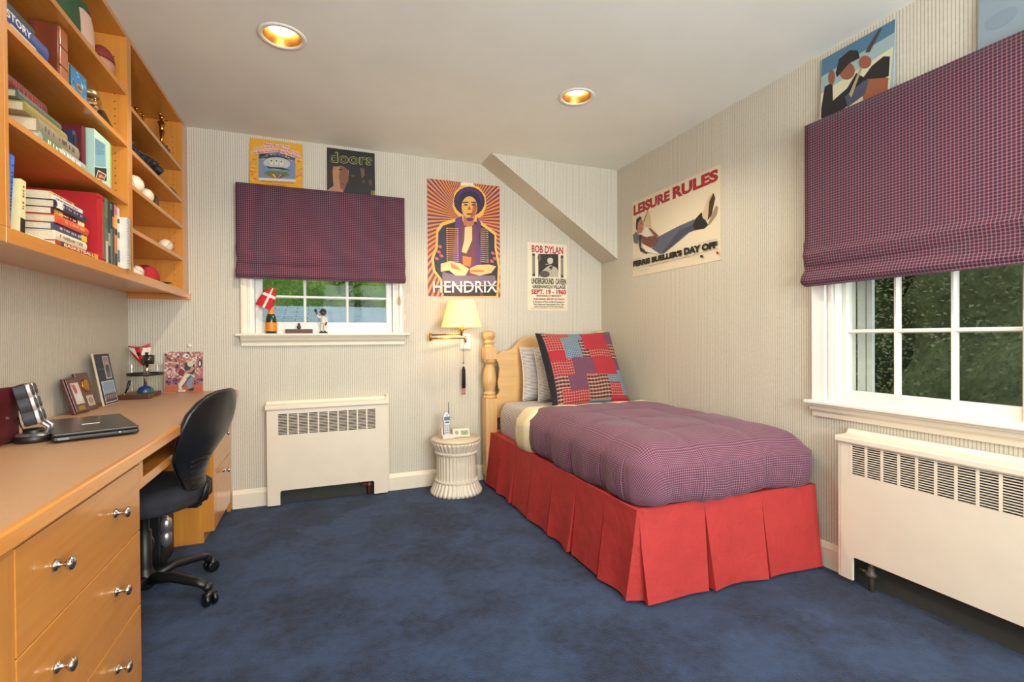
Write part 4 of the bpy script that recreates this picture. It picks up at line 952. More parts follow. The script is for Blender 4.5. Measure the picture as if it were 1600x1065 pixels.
for k in range(17):
    yy = 468+k*15.5
    a.poly([(230, yy), (300, yy+3), (300, yy+8), (230, yy+5)], (216, 140, 70), lift=1 if k == 0 else 0); a.poly([(478, yy+4), (540, yy+8), (540, yy+13), (478, yy+9)], (216, 150, 90), lift=0)
    a.ell(228, yy+3, 7, 5, (222, 160, 120), 6, lift=0); a.ell(306, yy+6, 6, 5, (222, 160, 120), 6, lift=0); a.ell(520, yy+8, 6, 5, (222, 160, 130), 6, lift=0)
for x, y in ((175, 610), (165, 650), (185, 680), (150, 700), (575, 660), (590, 700), (565, 720)): a.ell(x, y, 18, 12, (180, 84, 90), 8, .5, lift=0)
a.poly([(180, 740), (250, 720), (330, 740), (390, 780), (360, 830), (290, 830), (240, 790), (180, 800)], (232, 190, 130)); a.poly([(600, 760), (540, 745), (450, 750), (395, 775), (400, 810), (470, 830), (560, 810)], (226, 176, 110))
a.poly([(250, 730), (300, 760), (330, 790), (260, 775)], (196, 120, 66)); a.ell(450, 795, 60, 10, (200, 116, 60)); a.poly([(190, 800), (300, 830), (470, 830), (590, 830), (600, 900), (190, 900)], (112, 92, 110)); a.rect(250, 900, 470, 985, (40, 26, 34))
for cc, d, bl in (((70, 30, 50), 5, .03), ((236, 226, 206), 0, .008)):
    a.text('HENDRIX', 122+d, 872+d, 606+d, 958+d, cc, bl)
a.rect(130, 905, 600, 911, (236, 226, 206), 0); a.poly([(330, 128), (350, 118), (420, 128), (440, 150), (330, 148)], (238, 214, 180))
tag(a.build('concert_poster', None, (.741, YB-.0022, 1.411)), 'orange and purple sunburst poster of a musician in a braided jacket', 'poster')
# cream gig poster
a = Art(.356, .548, (222, 210, 180), .0012, (103, 568, 135, 955, 160, 968)); RD = (176, 26, 62); BK = (52, 46, 42)
a.text('BOB DYLAN', 152, 168, 524, 258, RD, .03, 22); a.rect(228, 276, 464, 556, (44, 38, 34)); a.rect(158, 272, 190, 545, (128, 120, 106), 0); a.rect(494, 292, 524, 562, (128, 120, 106), 0); a.rect(158, 272, 190, 300, BK); a.rect(494, 292, 524, 325, BK, 0); a.rect(158, 515, 190, 545, BK, 0); a.rect(494, 530, 524, 562, BK, 0)
a.poly([(232, 556), (250, 500), (330, 430), (370, 410), (440, 440), (462, 480), (464, 556)], (176, 166, 144)); a.ell(368, 355, 34, 44, (196, 186, 164)); a.poly([(330, 330), (345, 300), (390, 298), (400, 330), (370, 320)], (60, 52, 46)); a.ell(300, 520, 60, 40, (84, 72, 60)); a.poly([(350, 440), (380, 470), (400, 430), (375, 420)], (70, 62, 54)); a.rect(310, 395, 350, 408, (150, 140, 120)); a.ell(240, 320, 20, 46, (90, 80, 70), lift=0)
a.text('UNDERGROUND  CAVERN', 146, 565, 558, 638, BK, .035, 12); a.text('GREENWICH VILLAGE', 158, 648, 550, 690, BK, .03, 10); a.text('SEPT. 19 - 1960', 144, 702, 556, 762, RD, .035, 8); a.text('BEGINNING AT MIDNIGHT', 205, 772, 498, 790, BK, .02, 5)
a.text('Admission $5.00 At Door', 165, 806, 538, 832, RD, .03, 6); a.text('A Portion of Fee to Be Donated to', 160, 845, 535, 864, BK, .025, 5); a.text('The National Association For The', 166, 876, 528, 894, BK, .025, 5); a.text('Advancement of Colored People', 172, 905, 522, 922, BK, .025, 5)
a.rect(138, 932, 328, 935, RD, 0); a.rect(344, 936, 552, 939, RD, 0)
tag(a.build('gig_poster', None, (1.547, YB-.0022, 1.317)), 'cream gig poster with red and black lettering and a small grey photo', 'poster')
# film poster on the right wall: reclining figure
a = Art(.886, .572, (216, 202, 172), .0012, (92, 880, 380, 1018, 55, 855), eps=.0003); RD = (158, 34, 42)
a.text('LEISURE', 104, 405, 474, 496, RD, .055, -152); a.text('RULES', 500, 234, 864, 338, RD, .055, -146)
a.poly([(360, 660), (560, 560), (700, 500), (720, 590), (640, 620), (560, 690), (420, 800), (380, 806), (300, 760), (330, 690)], (86, 90, 104)); a.poly([(560, 600), (690, 545), (700, 590), (600, 640), (430, 790), (400, 790)], (66, 68, 82))
a.poly([(700, 495), (740, 450), (790, 560), (760, 590), (690, 600), (670, 560)], (34, 26, 26)); a.poly([(745, 470), (790, 330), (830, 292), (842, 330), (815, 480), (780, 525), (750, 500)], (196, 176, 140)); a.poly([(792, 470), (800, 360), (830, 292), (842, 340), (815, 480), (785, 520)], (64, 38, 30)); a.poly([(790, 560), (800, 520), (850, 395), (862, 420), (850, 480), (800, 555)], (150, 128, 100))
a.poly([(190, 650), (250, 660), (350, 650), (360, 690), (330, 730), (290, 755), (200, 720)], (112, 66, 56)); a.poly([(200, 620), (260, 580), (300, 650), (250, 668), (205, 655)], (216, 206, 186)); a.poly([(270, 590), (290, 585), (370, 650), (340, 665)], (120, 70, 60))
a.poly([(215, 540), (265, 430), (285, 510), (290, 580), (230, 570)], (196, 176, 136)); a.poly([(215, 540), (265, 428), (262, 445), (225, 535)], (50, 44, 48)); a.ell(180, 570, 34, 62, (176, 116, 88)); a.poly([(135, 600), (140, 520), (180, 492), (200, 505), (160, 545), (150, 620)], (44, 30, 28)); a.poly([(148, 600), (170, 640), (160, 650)], (176, 116, 88))
a.poly([(100, 660), (140, 625), (170, 660), (150, 730), (115, 720)], (96, 98, 92)); a.poly([(170, 650), (195, 650), (190, 760), (262, 790), (250, 812), (185, 790), (168, 740)], (52, 50, 50)); a.poly([(195, 720), (290, 760), (380, 810), (240, 790)], (222, 212, 192))
a.ell(195, 552, 12, 4, (70, 44, 40)); a.ell(186, 596, 10, 4, (140, 70, 62), lift=0)
a.text("FERRIS BUELLER'S", 104, 880, 586, 932, (26, 24, 26), .07, -116); a.text('DAY OFF', 602, 752, 860, 812, (26, 24, 26), .07, -56)
for (x0, x1, y) in ((106, 480, 945), (500, 868, 846), (290, 728, 905), (106, 190, 862), (180, 270, 955), (724, 860, 708)):
    a.text('starring a company of players and produced by friends'[:int(12+(x1-x0)/11)], x0, y, x1, y+9, (70, 62, 56), .0, -(x1-x0)*.24)
a.ell(746, 823, 12, 12, (40, 36, 36)); a.ell(862, 797, 8, 14, (150, 40, 40), lift=0)
tag(a.build('film_poster', None, (XR-.0022, 3.145, 1.556), -PI/2), 'cream poster of a reclining man under big red lettering', 'poster')
# record sleeves on the blinds
def sleeve(a, label, loc, rz, lean=-.05):
    t = thing('record_sleeve', label, 'record sleeve', loc, rz); t.rotation_euler.x = 0
    o = a.build('cover', t); o.rotation_euler.x = lean; return t
a = Art(.318, .312, (214, 156, 26), .004, (92, 682, 100, 632, 150, 662))
for k in range(40):
    x = rr.choice([rr.uniform(100, 175), rr.uniform(610, 672)]); y = rr.uniform(320, 610); a.ell(x, y, rr.uniform(14, 26), rr.uniform(8, 16), [(216, 112, 40), (226, 150, 60), (206, 128, 96), (232, 170, 40)][k % 4], 9, lift=1 if k % 10 == 0 else 0)
a.rect(188, 268, 598, 570, (112, 128, 156)); a.poly([(188, 330), (210, 262), (300, 232), (400, 226), (500, 240), (570, 270), (598, 330)], (116, 112, 140), 0); a.ell(390, 380, 150, 70, (176, 180, 170))
for k in range(60):
    an = rr.uniform(PI*1.1, PI*1.9); r_ = rr.uniform(.82, 1.0); a.ell(392+185*r_*math.cos(an), 380+120*r_*math.sin(an), 5, 5, ((206, 180, 70), (90, 84, 110), (200, 190, 150))[k % 3], 5, lift=1 if k == 0 else 0)
for (x0, y0, x1, y1, s, tx) in ((250, 158, 530, 180, 18, 'Magical Mystery Tour'), (140, 215, 400, 238, -36, 'The Fool On The Hill, Flying'), (420, 188, 640, 212, 62, 'Blue Jay Way, Your'), (118, 262, 400, 286, -40, 'Your Mother Should Know'), (430, 232, 650, 256, 62, 'I Am The Walrus')):
    a.poly([(x0-6, y0-6), (x1+6, y0-6+s), (x1+6, y1+6+s), (x0-6, y1+6)], (226, 176, 160), lift=1); a.text(tx, x0, y0, x1, y1, (120, 40, 40), .01, s)
a.poly([(255, 410), (320, 425), (460, 425), (548, 458), (500, 450), (400, 445), (300, 440)], (44, 36, 40)); a.poly([(250, 500), (290, 470), (500, 470), (530, 510), (390, 560)], (90, 110, 50))
for k, cc in enumerate([(190, 60, 40), (214, 180, 50), (80, 120, 60), (120, 70, 140), (210, 110, 50), (60, 70, 110)]): a.poly([(300+k*30, 505), (328+k*30, 505), (385+k*5, 556), (375+k*5, 556)], cc, lift=1 if k == 0 else 0)
a.ell(330, 370, 20, 34, (206, 200, 180)); a.ell(385, 372, 20, 34, (206, 200, 180), lift=0); a.ell(440, 376, 20, 34, (206, 200, 180), lift=0); a.ell(330, 355, 9, 10, (70, 60, 56)); a.ell(385, 355, 9, 10, (70, 60, 56), lift=0); a.ell(440, 360, 9, 10, (70, 60, 56), lift=0)
a.rect(190, 552, 600, 580, (206, 196, 180)); a.text('with songs and a picture book', 210, 580, 580, 598, (176, 70, 40), .01, 10); a.text('full colour booklet', 270, 612, 490, 624, (176, 70, 40), .01, 6)
sleeve(a, 'yellow and blue illustrated record sleeve on top of the back blind', (-.425, YB-.022, 2.1065), 0)
a = Art(.318, .312, (26, 22, 22), .004, (962, 1495, 215, 712, 285, 752))
a.poly([(1020, 420), (1080, 400), (1160, 410), (1200, 480), (1190, 580), (1150, 660), (1130, 712), (962, 712), (962, 690), (1030, 640), (1015, 520)], (170, 118, 82)); a.poly([(1100, 420), (1190, 460), (1195, 560), (1140, 700), (1100, 660), (1090, 540)], (120, 76, 54)); a.poly([(962, 400), (1040, 390), (1020, 470), (1025, 600), (962, 650)], (44, 28, 22)); a.ell(1108, 462, 22, 8, (60, 40, 34)); a.ell(1130, 620, 24, 10, (110, 56, 46))
a.poly([(1020, 400), (1110, 375), (1200, 400), (1240, 500), (1200, 470), (1120, 420), (1040, 430)], (34, 24, 20)); a.poly([(1325, 440), (1370, 450), (1380, 520), (1345, 560)], (100, 74, 54)); a.ell(1440, 600, 22, 36, (86, 48, 40)); a.ell(1362, 590, 12, 10, (110, 80, 60), lift=0); a.ell(1245, 530, 22, 14, (80, 50, 40), lift=0)
for d, cc, bl in ((0, (150, 148, 70), .035), (0, (30, 28, 22), .004)): a.text('doors', 985, 262 if bl > .01 else 270, 1468, 385 if bl > .01 else 378, cc, bl, 34)
a.rect(1448, 690, 1492, 742, (150, 132, 50)); a.text('E', 1456, 698, 1482, 730, (40, 34, 20), .02)
sleeve(a, 'black record sleeve with a dim face above the right part of the back blind', (.048, YB-.022, 2.1065), 0)
a = Art(.318, .300, (150, 170, 178), .004, (50, 730, 440, 1030, 75, 740))
a.poly([(50, 750), (720, 330), (700, 740), (50, 1035)], (206, 200, 168)); a.poly([(50, 440), (730, 75), (725, 200), (50, 600)], (78, 116, 142)); a.poly([(50, 600), (725, 200), (720, 330), (50, 760)], (150, 172, 170), 0)
a.poly([(60, 900), (90, 690), (170, 650), (180, 820), (320, 700), (400, 560), (470, 600), (540, 500), (640, 415), (695, 420), (690, 600), (520, 680), (300, 890), (130, 985), (60, 990)], (34, 30, 32))
a.ell(310, 540, 78, 82, (140, 84, 62)); a.poly([(200, 560), (230, 430), (330, 345), (410, 350), (430, 420), (330, 470), (215, 600)], (38, 34, 34)); a.ell(480, 460, 58, 60, (146, 84, 60)); a.ell(160, 600, 34, 70, (140, 82, 60)); a.poly([(500, 620), (690, 615), (685, 740), (480, 830), (460, 740)], (146, 84, 56)); a.poly([(300, 780), (470, 640), (520, 620), (490, 760), (330, 880)], (70, 76, 92)); a.poly([(340, 760), (440, 510), (455, 515), (365, 790)], (170, 150, 120)); a.poly([(480, 370), (590, 170), (625, 140), (520, 370)], (70, 60, 56))
sleeve(a, 'record sleeve of a guitar player in a dark hat above the right blind', (XR-.022, 1.622, 2.1085), -PI/2)
a = Art(.318, .300, (134, 148, 156), .004); a.poly([(.62, .42), (.70, .62), (.80, .9), (.96, 1), (1, 1), (1, 0), (.78, 0)], (74, 78, 76)); a.poly([(.86, .0), (.93, .5), (1, .6), (1, 0)], (110, 116, 100)); a.ell(.2, .3, .14, .1, (126, 140, 150))
sleeve(a, 'pale blue record sleeve cut by the top right corner of the picture', (XR-.022, 1.026, 2.1085), -PI/2)
# ================================================================== SWING ARM WALL LAMP
t = thing('wall_lamp', 'brass swing arm wall lamp with a lit cream shade', 'wall lamp', (.942, 3.40, 1.10))
b = MB(); b.box(.040, .124, .186, .1995, -.088, .030); b.box(.046, .118, .182, .188, -.082, .024); b.build('wall_plate', WHITE, t, bevel=.003)
b = MB(); b.tube([(.075, .19, -.01), (.075, .172, -.01)], .008, 12); b.tube([(.075, .165, -.035), (.075, .165, .016)], .0075, 14); b.tube([(.075, .165, -.004), (-.200, .125, -.004)], .0055, 12)
b.tube([(-.200, .125, -.022), (-.200, .125, .036)], .009, 14); b.tube([(-.200, .125, .022), (0, 0, .026)], .0055, 12); b.build('swing_arm', GOLD, t)
b = MB(); b.tube([(0, 0, .012), (0, 0, .085)], .0085, 16); b.lathe([(.0, .046), (.014, .046), (.015, .05), (.015, .092), (0, .095)], n=20); b.tube([(.012, -.004, .060), (.030, -.008, .060)], .003, 8); b.ball((.031, -.008, .060), .005, n=10, h=6); b.build('socket', GOLD, t)
m, nt, bb = newmat('lit_pleated_shade'); out = nt.nodes['Material Output']
tr = N(nt, 'ShaderNodeBsdfTranslucent'); tr.inputs[0].default_value = (*lin((255, 226, 160)), 1); df = N(nt, 'ShaderNodeBsdfDiffuse'); df.inputs[0].default_value = (*lin((250, 236, 200)), 1)
mx = N(nt, 'ShaderNodeMixShader'); mx.inputs[0].default_value = .42; nt.links.new(df.outputs[0], mx.inputs[1]); nt.links.new(tr.outputs[0], mx.inputs[2])
em = N(nt, 'ShaderNodeEmission'); em.inputs[0].default_value = (*lin((255, 232, 160)), 1); em.inputs[1].default_value = .16; ad = N(nt, 'ShaderNodeAddShader')
nt.links.new(mx.outputs[0], ad.inputs[0]); nt.links.new(em.outputs[0], ad.inputs[1]); nt.links.new(ad.outputs[0], out.inputs[0]); SHADE = m
b = MB(); b.lathe([(.146, .077), (.144, .082), (.098, .252), (.095, .266), (.093, .266), (.096, .252), (.142, .081), (.146, .077)], n=56, caps=False); b.build('lamp_shade', SHADE, t)
b = MB(); b.tube([(0, 0, .09), (0, 0, .10)], .010, 12); b.ball((0, 0, .135), (.024, .024, .032)); b.build('bulb', emis('warm_bulb', (255, 214, 140), 6), t)
l = light('bulb_light', 'POINT', (0, 0, .185), 3.6, (1, .80, .50), shadow_soft_size=.03); l.parent = t
t = thing('tassel_ornament', 'black beaded tassel hanging from the wall lamp', 'tassel', (.985, 3.497, 1.005))
t.location = (.998, 3.553, 1.066)
b = MB(); b.tube([(.019, .012, .0), (.008, -.002, -.002), (0, 0, -.03), (0, 0, -.155)], .0016, 6); b.ball((0, 0, -.155), .007, n=10, h=6); b.build('cord', M((96, 70, 50), .5, .3), t)
b = MB(); b.lathe([(0, -.180), (.006, -.186), (.012, -.21), (.0125, -.345), (0, -.346)], n=18, ripple=lambda i, j: .12*(i % 2)); b.build('skirt', M((28, 20, 22), .8), t)
b = MB()
for k in range(5): b.tube([(.009*math.cos(k*1.26), .009*math.sin(k*1.26), -.345), (.010*math.cos(k*1.26), .010*math.sin(k*1.26), -.395)], .0022, 5)
b.build('fringe', M((206, 140, 120), .7), t)

# ================================================================== SIDE TABLE like a tied sheaf
t = thing('side_table', 'round white pedestal table carved like a tied bundle of reeds', 'side table', (.890, 3.385, 0))
WM = M((216, 204, 182), .42, coat=.15, var=.04, nscale=15)
def reed(i, j): return (.030 if i % 4 in (0, 1) else -.012) if 0 < j < 15 else 0
b = MB(); nr = 170
prof = [(.168, .0), (.181, .004), (.180, .022), (.158, .062), (.146, .090), (.138, .100), (.136, .12), (.136, .20), (.136, .285), (.138, .296), (.148, .312), (.166, .352), (.172, .368), (.160, .369)]
b.lathe(prof, n=nr, ripple=lambda i, j: abs(math.sin(PI*i/5))**.6*.075*(1 if 0 < j < 13 else .3)-.05, caps=True); b.build('reeded_column', WM, t)
for zz, r in ((.094, .1445), (.292, .1445)):
    b = MB()
    for ph in (0, PI):
        pts = [((r+.004*math.cos(a*26+ph))*math.cos(a), (r+.004*math.cos(a*26+ph))*math.sin(a), zz+.006*math.sin(a*26+ph)) for a in [2*PI*k/260 for k in range(261)]]; b.tube(pts, .0062, 6)
    b.build('rope_band', WM, t)
b = MB(); b.lathe([(0, .369), (.168, .369), (.174, .373), (.175, .383), (.170, .389), (0, .390)], n=64); b.build('table_top', M((208, 190, 160), .35, coat=.3, var=.03), t)
# cordless phone
t = thing('cordless_phone', 'silver cordless phone standing in an answering machine base', 'telephone', (.880, 3.385, .391), .04)
SLP = M((206, 200, 184), .35, coat=.2, var=.02); DG = M((66, 72, 78), .4, var=0)
b = MB(); b.prism([(-.042, 0), (.040, 0), (.040, .056), (-.012, .060), (-.036, .012), (-.042, .010)], 'X', -.020, .105); b.box(-.100, -.018, -.045, .045, 0, .030); b.box(-.104, -.092, -.03, .03, .028, .075); b.build('base', SLP, t, bevel=.003)
a = Art(.052, .030, (120, 134, 116), .0006); a.rect(.08, .15, .92, .85, (150, 162, 136)); a.text('12:45', .25, .75, .75, .3, (60, 66, 60), .01); o = a.build('display', t, (.040, -.0345, .018)); o.rotation_euler.x = -.463
b = MB(); b.lathe([(0, 0), (.013, 0), (.013, .0008), (0, .001)], (0, 0, 0), 'Y', 20); o = b.build('speaker_grille', M((160, 156, 146), .6), t, (.008, -.0262, .036)); o.rotation_euler.x = -.463
b = MB(); b.box(-.012, .085, -.0426, -.041, .003, .007); b.build('buttons', M((170, 140, 70), .4), t)
h = thing('handset', 'x', 'x'); 
for k in ('label', 'category'): del h[k]
h.parent = t; h.location = (-.059, -.012, .020); h.rotation_euler.x = -.10
b = MB(); b.prism([(-.021, 0), (.021, 0), (.024, .02), (.022, .075), (.027, .105), (.028, .125), (.022, .148), (.008, .158), (-.008, .158), (-.022, .148), (-.028, .125), (-.027, .105), (-.022, .075), (-.024, .02)], 'Y', -.013, .013); b.build('handset_body', SILVER, h, bevel=.004, seg=3)
b = MB(); b.box(-.021, .021, -.0142, -.0125, .105, .132, 0); b.ball((0, -.0125, .143), (.012, .002, .006), 1, 12, 6)
for r in range(5):
    for c in range(3): b.ball((-.013+.013*c, -.0135, .020+.013*r), (.0042, .0014, .0036), 2, 8, 5)
b.box(-.015, .015, -.0142, -.0125, .086, .098, 0); b.build('keypad', [M((84, 96, 106), .3, var=0), M((150, 166, 160), .3, var=0), DG], h)
b = MB(); b.tube([(.017, .004, .15), (.019, .006, .175), (.020, .009, .232)], [.005, .0032, .0028], 10); b.build('antenna', M((110, 100, 84), .4), h)

# ================================================================== BED
t = thing('single_bed', 'pale pine headboard bed frame with turned posts in the corner', 'bed', (1.185, 3.50, 0))
def turned_post(x):
    b = MB(); q = .045
    b.lathe([(.030, 0), (.044, .004), (.046, .02), (.043, .05), (.036, .058)], (x, 0, 0), n=24)
    b.box(x-q, x+q, -q, q, .058, .640)
    b.lathe([(.046, .640), (.050, .648), (.050, .656), (.040, .664), (.047, .672), (.047, .682), (.034, .690), (.036, .705), (.047, .735), (.052, .775), (.049, .82), (.038, .870), (.030, .895), (.033, .905), (.044, .912), (.044, .922), (.048, .928), (.048, .934)], (x, 0, 0), n=28)
    b.box(x-q, x+q, -q, q, .934, 1.026)
    b.lathe([(.038, 1.026), (.040, 1.032), (.032, 1.042), (.036, 1.054), (.042, 1.064), (.036, 1.074), (.028, 1.080), (.034, 1.088), (.046, 1.104), (.048, 1.122), (.043, 1.140), (.028, 1.150), (0, 1.153)], (x, 0, 0), n=28)
    return b.build('post', PINE, t, bevel=.003)
turned_post(0); turned_post(.975)
cx_ = .4875; half = []
pts = [(.050, .97), (.105, .995), (.150, 1.000), (.185, 1.012), (.215, 1.040), (.245, 1.075), (.285, 1.098), (.340, 1.110), (.410, 1.118), (.4875, 1.120)]
full = pts+[(2*cx_-x, z) for x, z in pts[-2::-1]]
low = [(.925, .90), (.900, .85), (.925, .80)]
side = lambda s: [(.050+.022*math.sin(PI*k/10)**1*(-1), 0) for k in range(0)]
L_ = [(.050, .93), (.066, .905), (.075, .86), (.070, .80), (.060, .76), (.066, .72), (.076, .695), (.066, .672), (.050, .66)]
Rr = [(2*cx_-x, z) for x, z in L_]
poly = [(.050, .49)]+[(.925, .49)]+Rr[::-1]+[(.925, .97)]+full[::-1][1:-1]+[(.050, .97)]+L_
b = MB(); b.prism(poly, 'Y', -.016, .016); b.build('headboard_panel', PINE_H, t, bevel=.003)
b = MB(); b.box(.05, .925, -.014, .014, .30, .40); b.build('cross_rail', PINE_H, t, bevel=.002)
b = MB(); b.box(.045, .070, -1.80, 0, .24, .355); b.build('side_rail', PINE, t); b = MB(); b.box(.905, .930, -1.80, 0, .24, .355); b.build('side_rail', PINE, t)
for y in (-1.78,):
    for x in (.08, .89): bb_ = MB(); bb_.box(x-.02, x+.02, y-.02, y+.02, 0, .25); bb_.build('leg', PINE, t)

def puffy(x0, x1, y0, y1, rc, prof, zf, NC=168, uvs=1):
    """prof: (inset, z, unfolded offset beyond the edge); rings from the bottom edge inwards; zf(x,y,z,inset) final height"""
    cpts = []
    # rounded rectangle contour sampled by arclength, with outward normals
    seg = []; W_, H_ = x1-x0-2*rc, y1-y0-2*rc; per = 2*W_+2*H_+2*PI*rc
    def at(s):
        s %= per
        for (ln, kind) in ((W_, 0), (PI*rc/2, 1), (H_, 2), (PI*rc/2, 3), (W_, 4), (PI*rc/2, 5), (H_, 6), (PI*rc/2, 7)):
            if s <= ln+1e-9: break
            s -= ln
        if kind == 0: return (x0+rc+s, y0, 0, -1)
        if kind == 2: return (x1, y0+rc+s, 1, 0)
        if kind == 4: return (x1-rc-s, y1, 0, 1)
        if kind == 6: return (x0, y1-rc-s, -1, 0)
        a = s/rc + {1: -PI/2, 3: 0, 5: PI/2, 7: PI}[kind]; c = {1: (x1-rc, y0+rc), 3: (x1-rc, y1-rc), 5: (x0+rc, y1-rc), 7: (x0+rc, y0+rc)}[kind]
        return (c[0]+rc*math.cos(a), c[1]+rc*math.sin(a), math.cos(a), math.sin(a))
    C = [at(per*i/NC) for i in range(NC)]
    hx = min(x1-x0, y1-y0)/2
    last = prof[-1]; rings = []; acc = -last[0]
    for k in range(len(prof)-1, -1, -1):
        if k < len(prof)-1: acc += math.hypot(prof[k][0]-prof[k+1][0], prof[k][1]-prof[k+1][1])
        rings.insert(0, (prof[k][0], prof[k][1], acc))
    vs = []; uv = []; fs = []
    for (ins, z, un) in rings:
        for (x, y, nx, ny) in C:
            e_ = min(ins, rc); px, py = x-nx*e_, y-ny*e_
            if ins > rc: px, py = min(max(px, x0+ins), x1-ins), min(max(py, y0+ins), y1-ins)
            vs.append((px, py, zf(px, py, z, ins))); uv.append((x+nx*un, y+ny*un) if ins < .004 else (px, py))
    K = len(rings)
    for j in range(K-1):
        for i in range(NC): fs.append((j*NC+i, j*NC+(i+1) % NC, (j+1)*NC+(i+1) % NC, (j+1)*NC+i))
    # top: shrink the last ring towards the centre line in y
    ins0 = last[0]; M_ = 44; base = (K-1)*NC; xm = (x0+x1)/2; ya, yb = y0+hx, y1-hx
    for k in range(1, M_+1):
        f = k/M_
        for i in range(NC):
            px, py, _ = vs[base+i]; ty = min(max(py, ya), yb); qx = px+(xm-px)*f; qy = py+(ty-py)*f
            d = ins0+(hx-ins0)*f; vs.append((qx, qy, zf(qx, qy, last[1], d))); uv.append((qx, qy))
        o = (K-1+k)*NC; p = (K-2+k)*NC
        for i in range(NC): fs.append((p+i, p+(i+1) % NC, o+(i+1) % NC, o+i))
    b = MB(); b.add(vs, fs, 0, True, uv); return b
def prof_soft(zb, zt, bulge, soft, un):
    pr = [(.03, zb+.004, un), (0, zb, un*.96), (-bulge*.7, zb+.02, un*.88)]
    for k in range(1, 6): f = k/6; pr.append((-bulge*math.sin(PI*(.25+.55*f)), zb+.02+(zt-zb-.06)*f, un*(.88-.70*f)))
    pr += [(soft*.05, zt-soft*.38, un*.13), (soft*.30, zt-soft*.17, .02), (soft*.62, zt-soft*.06, -soft*.4), (soft, zt, -soft*.85), (soft*1.6, zt+.004, -soft*1.6)]
    return pr
# mattress with striped sheet
BED_R = 2.185
mz = lambda x, y, z, i: z+.004*math.sin(x*9+y*5)*(z > .6)-(.03 if (y < 2.80 and z > .5) else 0)
t = thing('mattress', 'mattress in a blue and white striped fitted sheet', 'mattress', (0, 0, 0))
b = puffy(1.250, 2.175, 1.80, 3.435, .07, prof_soft(.366, .622, .024, .06, .27), mz); b.build('sheet', TICK_X, t, weld=True)
b = puffy(1.212, 2.190, 2.76, 2.960, .05, prof_soft(.372, .645, .048, .06, .27), lambda x, y, z, i: z+.003*math.sin(x*30+y*11)); tag(b.build('blanket', M((222, 206, 168), .9, var=.03, nscale=60), weld=True), 'cream blanket edge showing between striped sheet and plum quilt', 'blanket')
def qz(x, y, z, i):
    if z < .55: return z + .010*math.sin(x*13+y*9)*(1 if z < .45 else .3)
    d = 0
    for yy in (1.93, 2.22, 2.51, 2.79): d -= .0065*math.exp(-((y-yy+.02*math.sin(x*5))/.018)**2)
    for xx in (1.50, 1.86): d -= .005*math.exp(-((x-xx+.01*math.sin(y*4))/.018)**2)
    puff = .007*abs(math.sin((y-1.93)*PI/.29))*abs(math.sin((x-1.14)*PI/.36))
    slope = -.020*math.exp(-((y-1.66)/.16)**2) - .018*max(0, (x-1.95)/.24)
    return z+d*(1 if i > .03 else .5)+puff*(1 if i > .05 else .3)+slope+.003*math.sin(x*21+y*15)
QP = prof_soft(.384, .660, .046, .10, .30)
b = puffy(1.235, 2.190, 1.664, 2.870, .08, QP, qz, NC=320)
for i, (x, y, z) in enumerate(b.v):
    if z < .62:
        s = (y*1 if abs(x-1.2) < .12 else x)
        w_ = .007*math.sin(s*23+1)+.005*math.sin(s*57)*(z < .5); f = min(1, (.64-z)*6)
        for yy in (1.93, 2.22, 2.51, 2.79):
            if x < 1.30: w_ += .010*math.exp(-((y-yy)/.012)**2)
        for xx in (1.50, 1.86):
            if y < 1.78: w_ += .010*math.exp(-((x-xx)/.012)**2)
        if x < 1.32 and y > 1.75: x += (w_-.010)*f
        elif y < 1.80: y += w_*f
        b.v[i] = (x, y, z)
tag(b.build('quilt', QUILTM, weld=True), 'quilted plum and white check comforter spread over the bed', 'quilt')
# red pleated bed skirt
def skirt():
    path = [(1.180, 3.455), (1.205, 1.672), (2.195, 1.640), (2.200, 1.75)]
    b = MB(); ztop, zbot = .386, .016; HN = 10
    cols = []   # each: (x, y, nx, ny, out_top, out_bottom)
    def leg(p, q, breaks, off0=0):
        L = math.dist(p, q); ux, uy = (q[0]-p[0])/L, (q[1]-p[1])/L; nx, ny = uy, -ux
        nx, ny = (uy, -ux)
        # outward is to the right-hand side away from the bed centre (1.7,2.5)
        if (p[0]+nx-1.7)**2+(p[1]+ny-2.5)**2 < (p[0]-nx-1.7)**2+(p[1]-ny-2.5)**2: nx, ny = -nx, -ny
        prev = 0
        for bi, br in enumerate(breaks+[L]):
            n = 9
            for k in range(n+1):
                f = k/n; s = prev+.0015+(br-prev-.003)*f
                e = abs(f-.5)*2
                ob = .036+.014*e**2+.007*math.sin(bi*2.3+f*5); ot = .002
                sp = (f-.5)*2*.013
                cols.append((p[0]+ux*s, p[1]+uy*s, nx, ny, ot, ob, ux*sp*-1, uy*sp*-1))
            if br < L:
                cols.append((p[0]+ux*br, p[1]+uy*br, nx, ny, -.018, -.030, 0, 0))
            prev = br
    leg(path[0], path[1], [.24, .50, .76, 1.03, 1.29, 1.55])
    cols.append((1.222, 1.655, -.7, -.7, -.002, -.006, 0, 0))
    leg(path[1], path[2], [.335, .655])
    leg(path[2], path[3], [])
    n = len(cols)
    vs = []
    for j in range(HN+1):
        h = j/HN
        for (x, y, nx, ny, ot, ob, sx, sy) in cols:
            o = ot+(ob-ot)*h**1.15; vs.append((x+nx*o+sx*h, y+ny*o+sy*h, ztop+(zbot-ztop)*h))
    fs = [(j*n+i, j*n+i+1, (j+1)*n+i+1, (j+1)*n+i) for j in range(HN) for i in range(n-1)]
    b.add(vs, fs, 0, False)
    return b
t = thing('bed_skirt', 'bright red box pleated bed skirt reaching the carpet', 'bed skirt', (0, 0, 0))
o = skirt().build('pleated_skirt', RED, t, solid=.003); 
b = MB(); b.prism([(1.182, 3.455), (1.207, 1.674), (2.193, 1.642), (2.2, 3.45)], 'Z', .374, .3862); b.build('platform_cloth', RED, t)
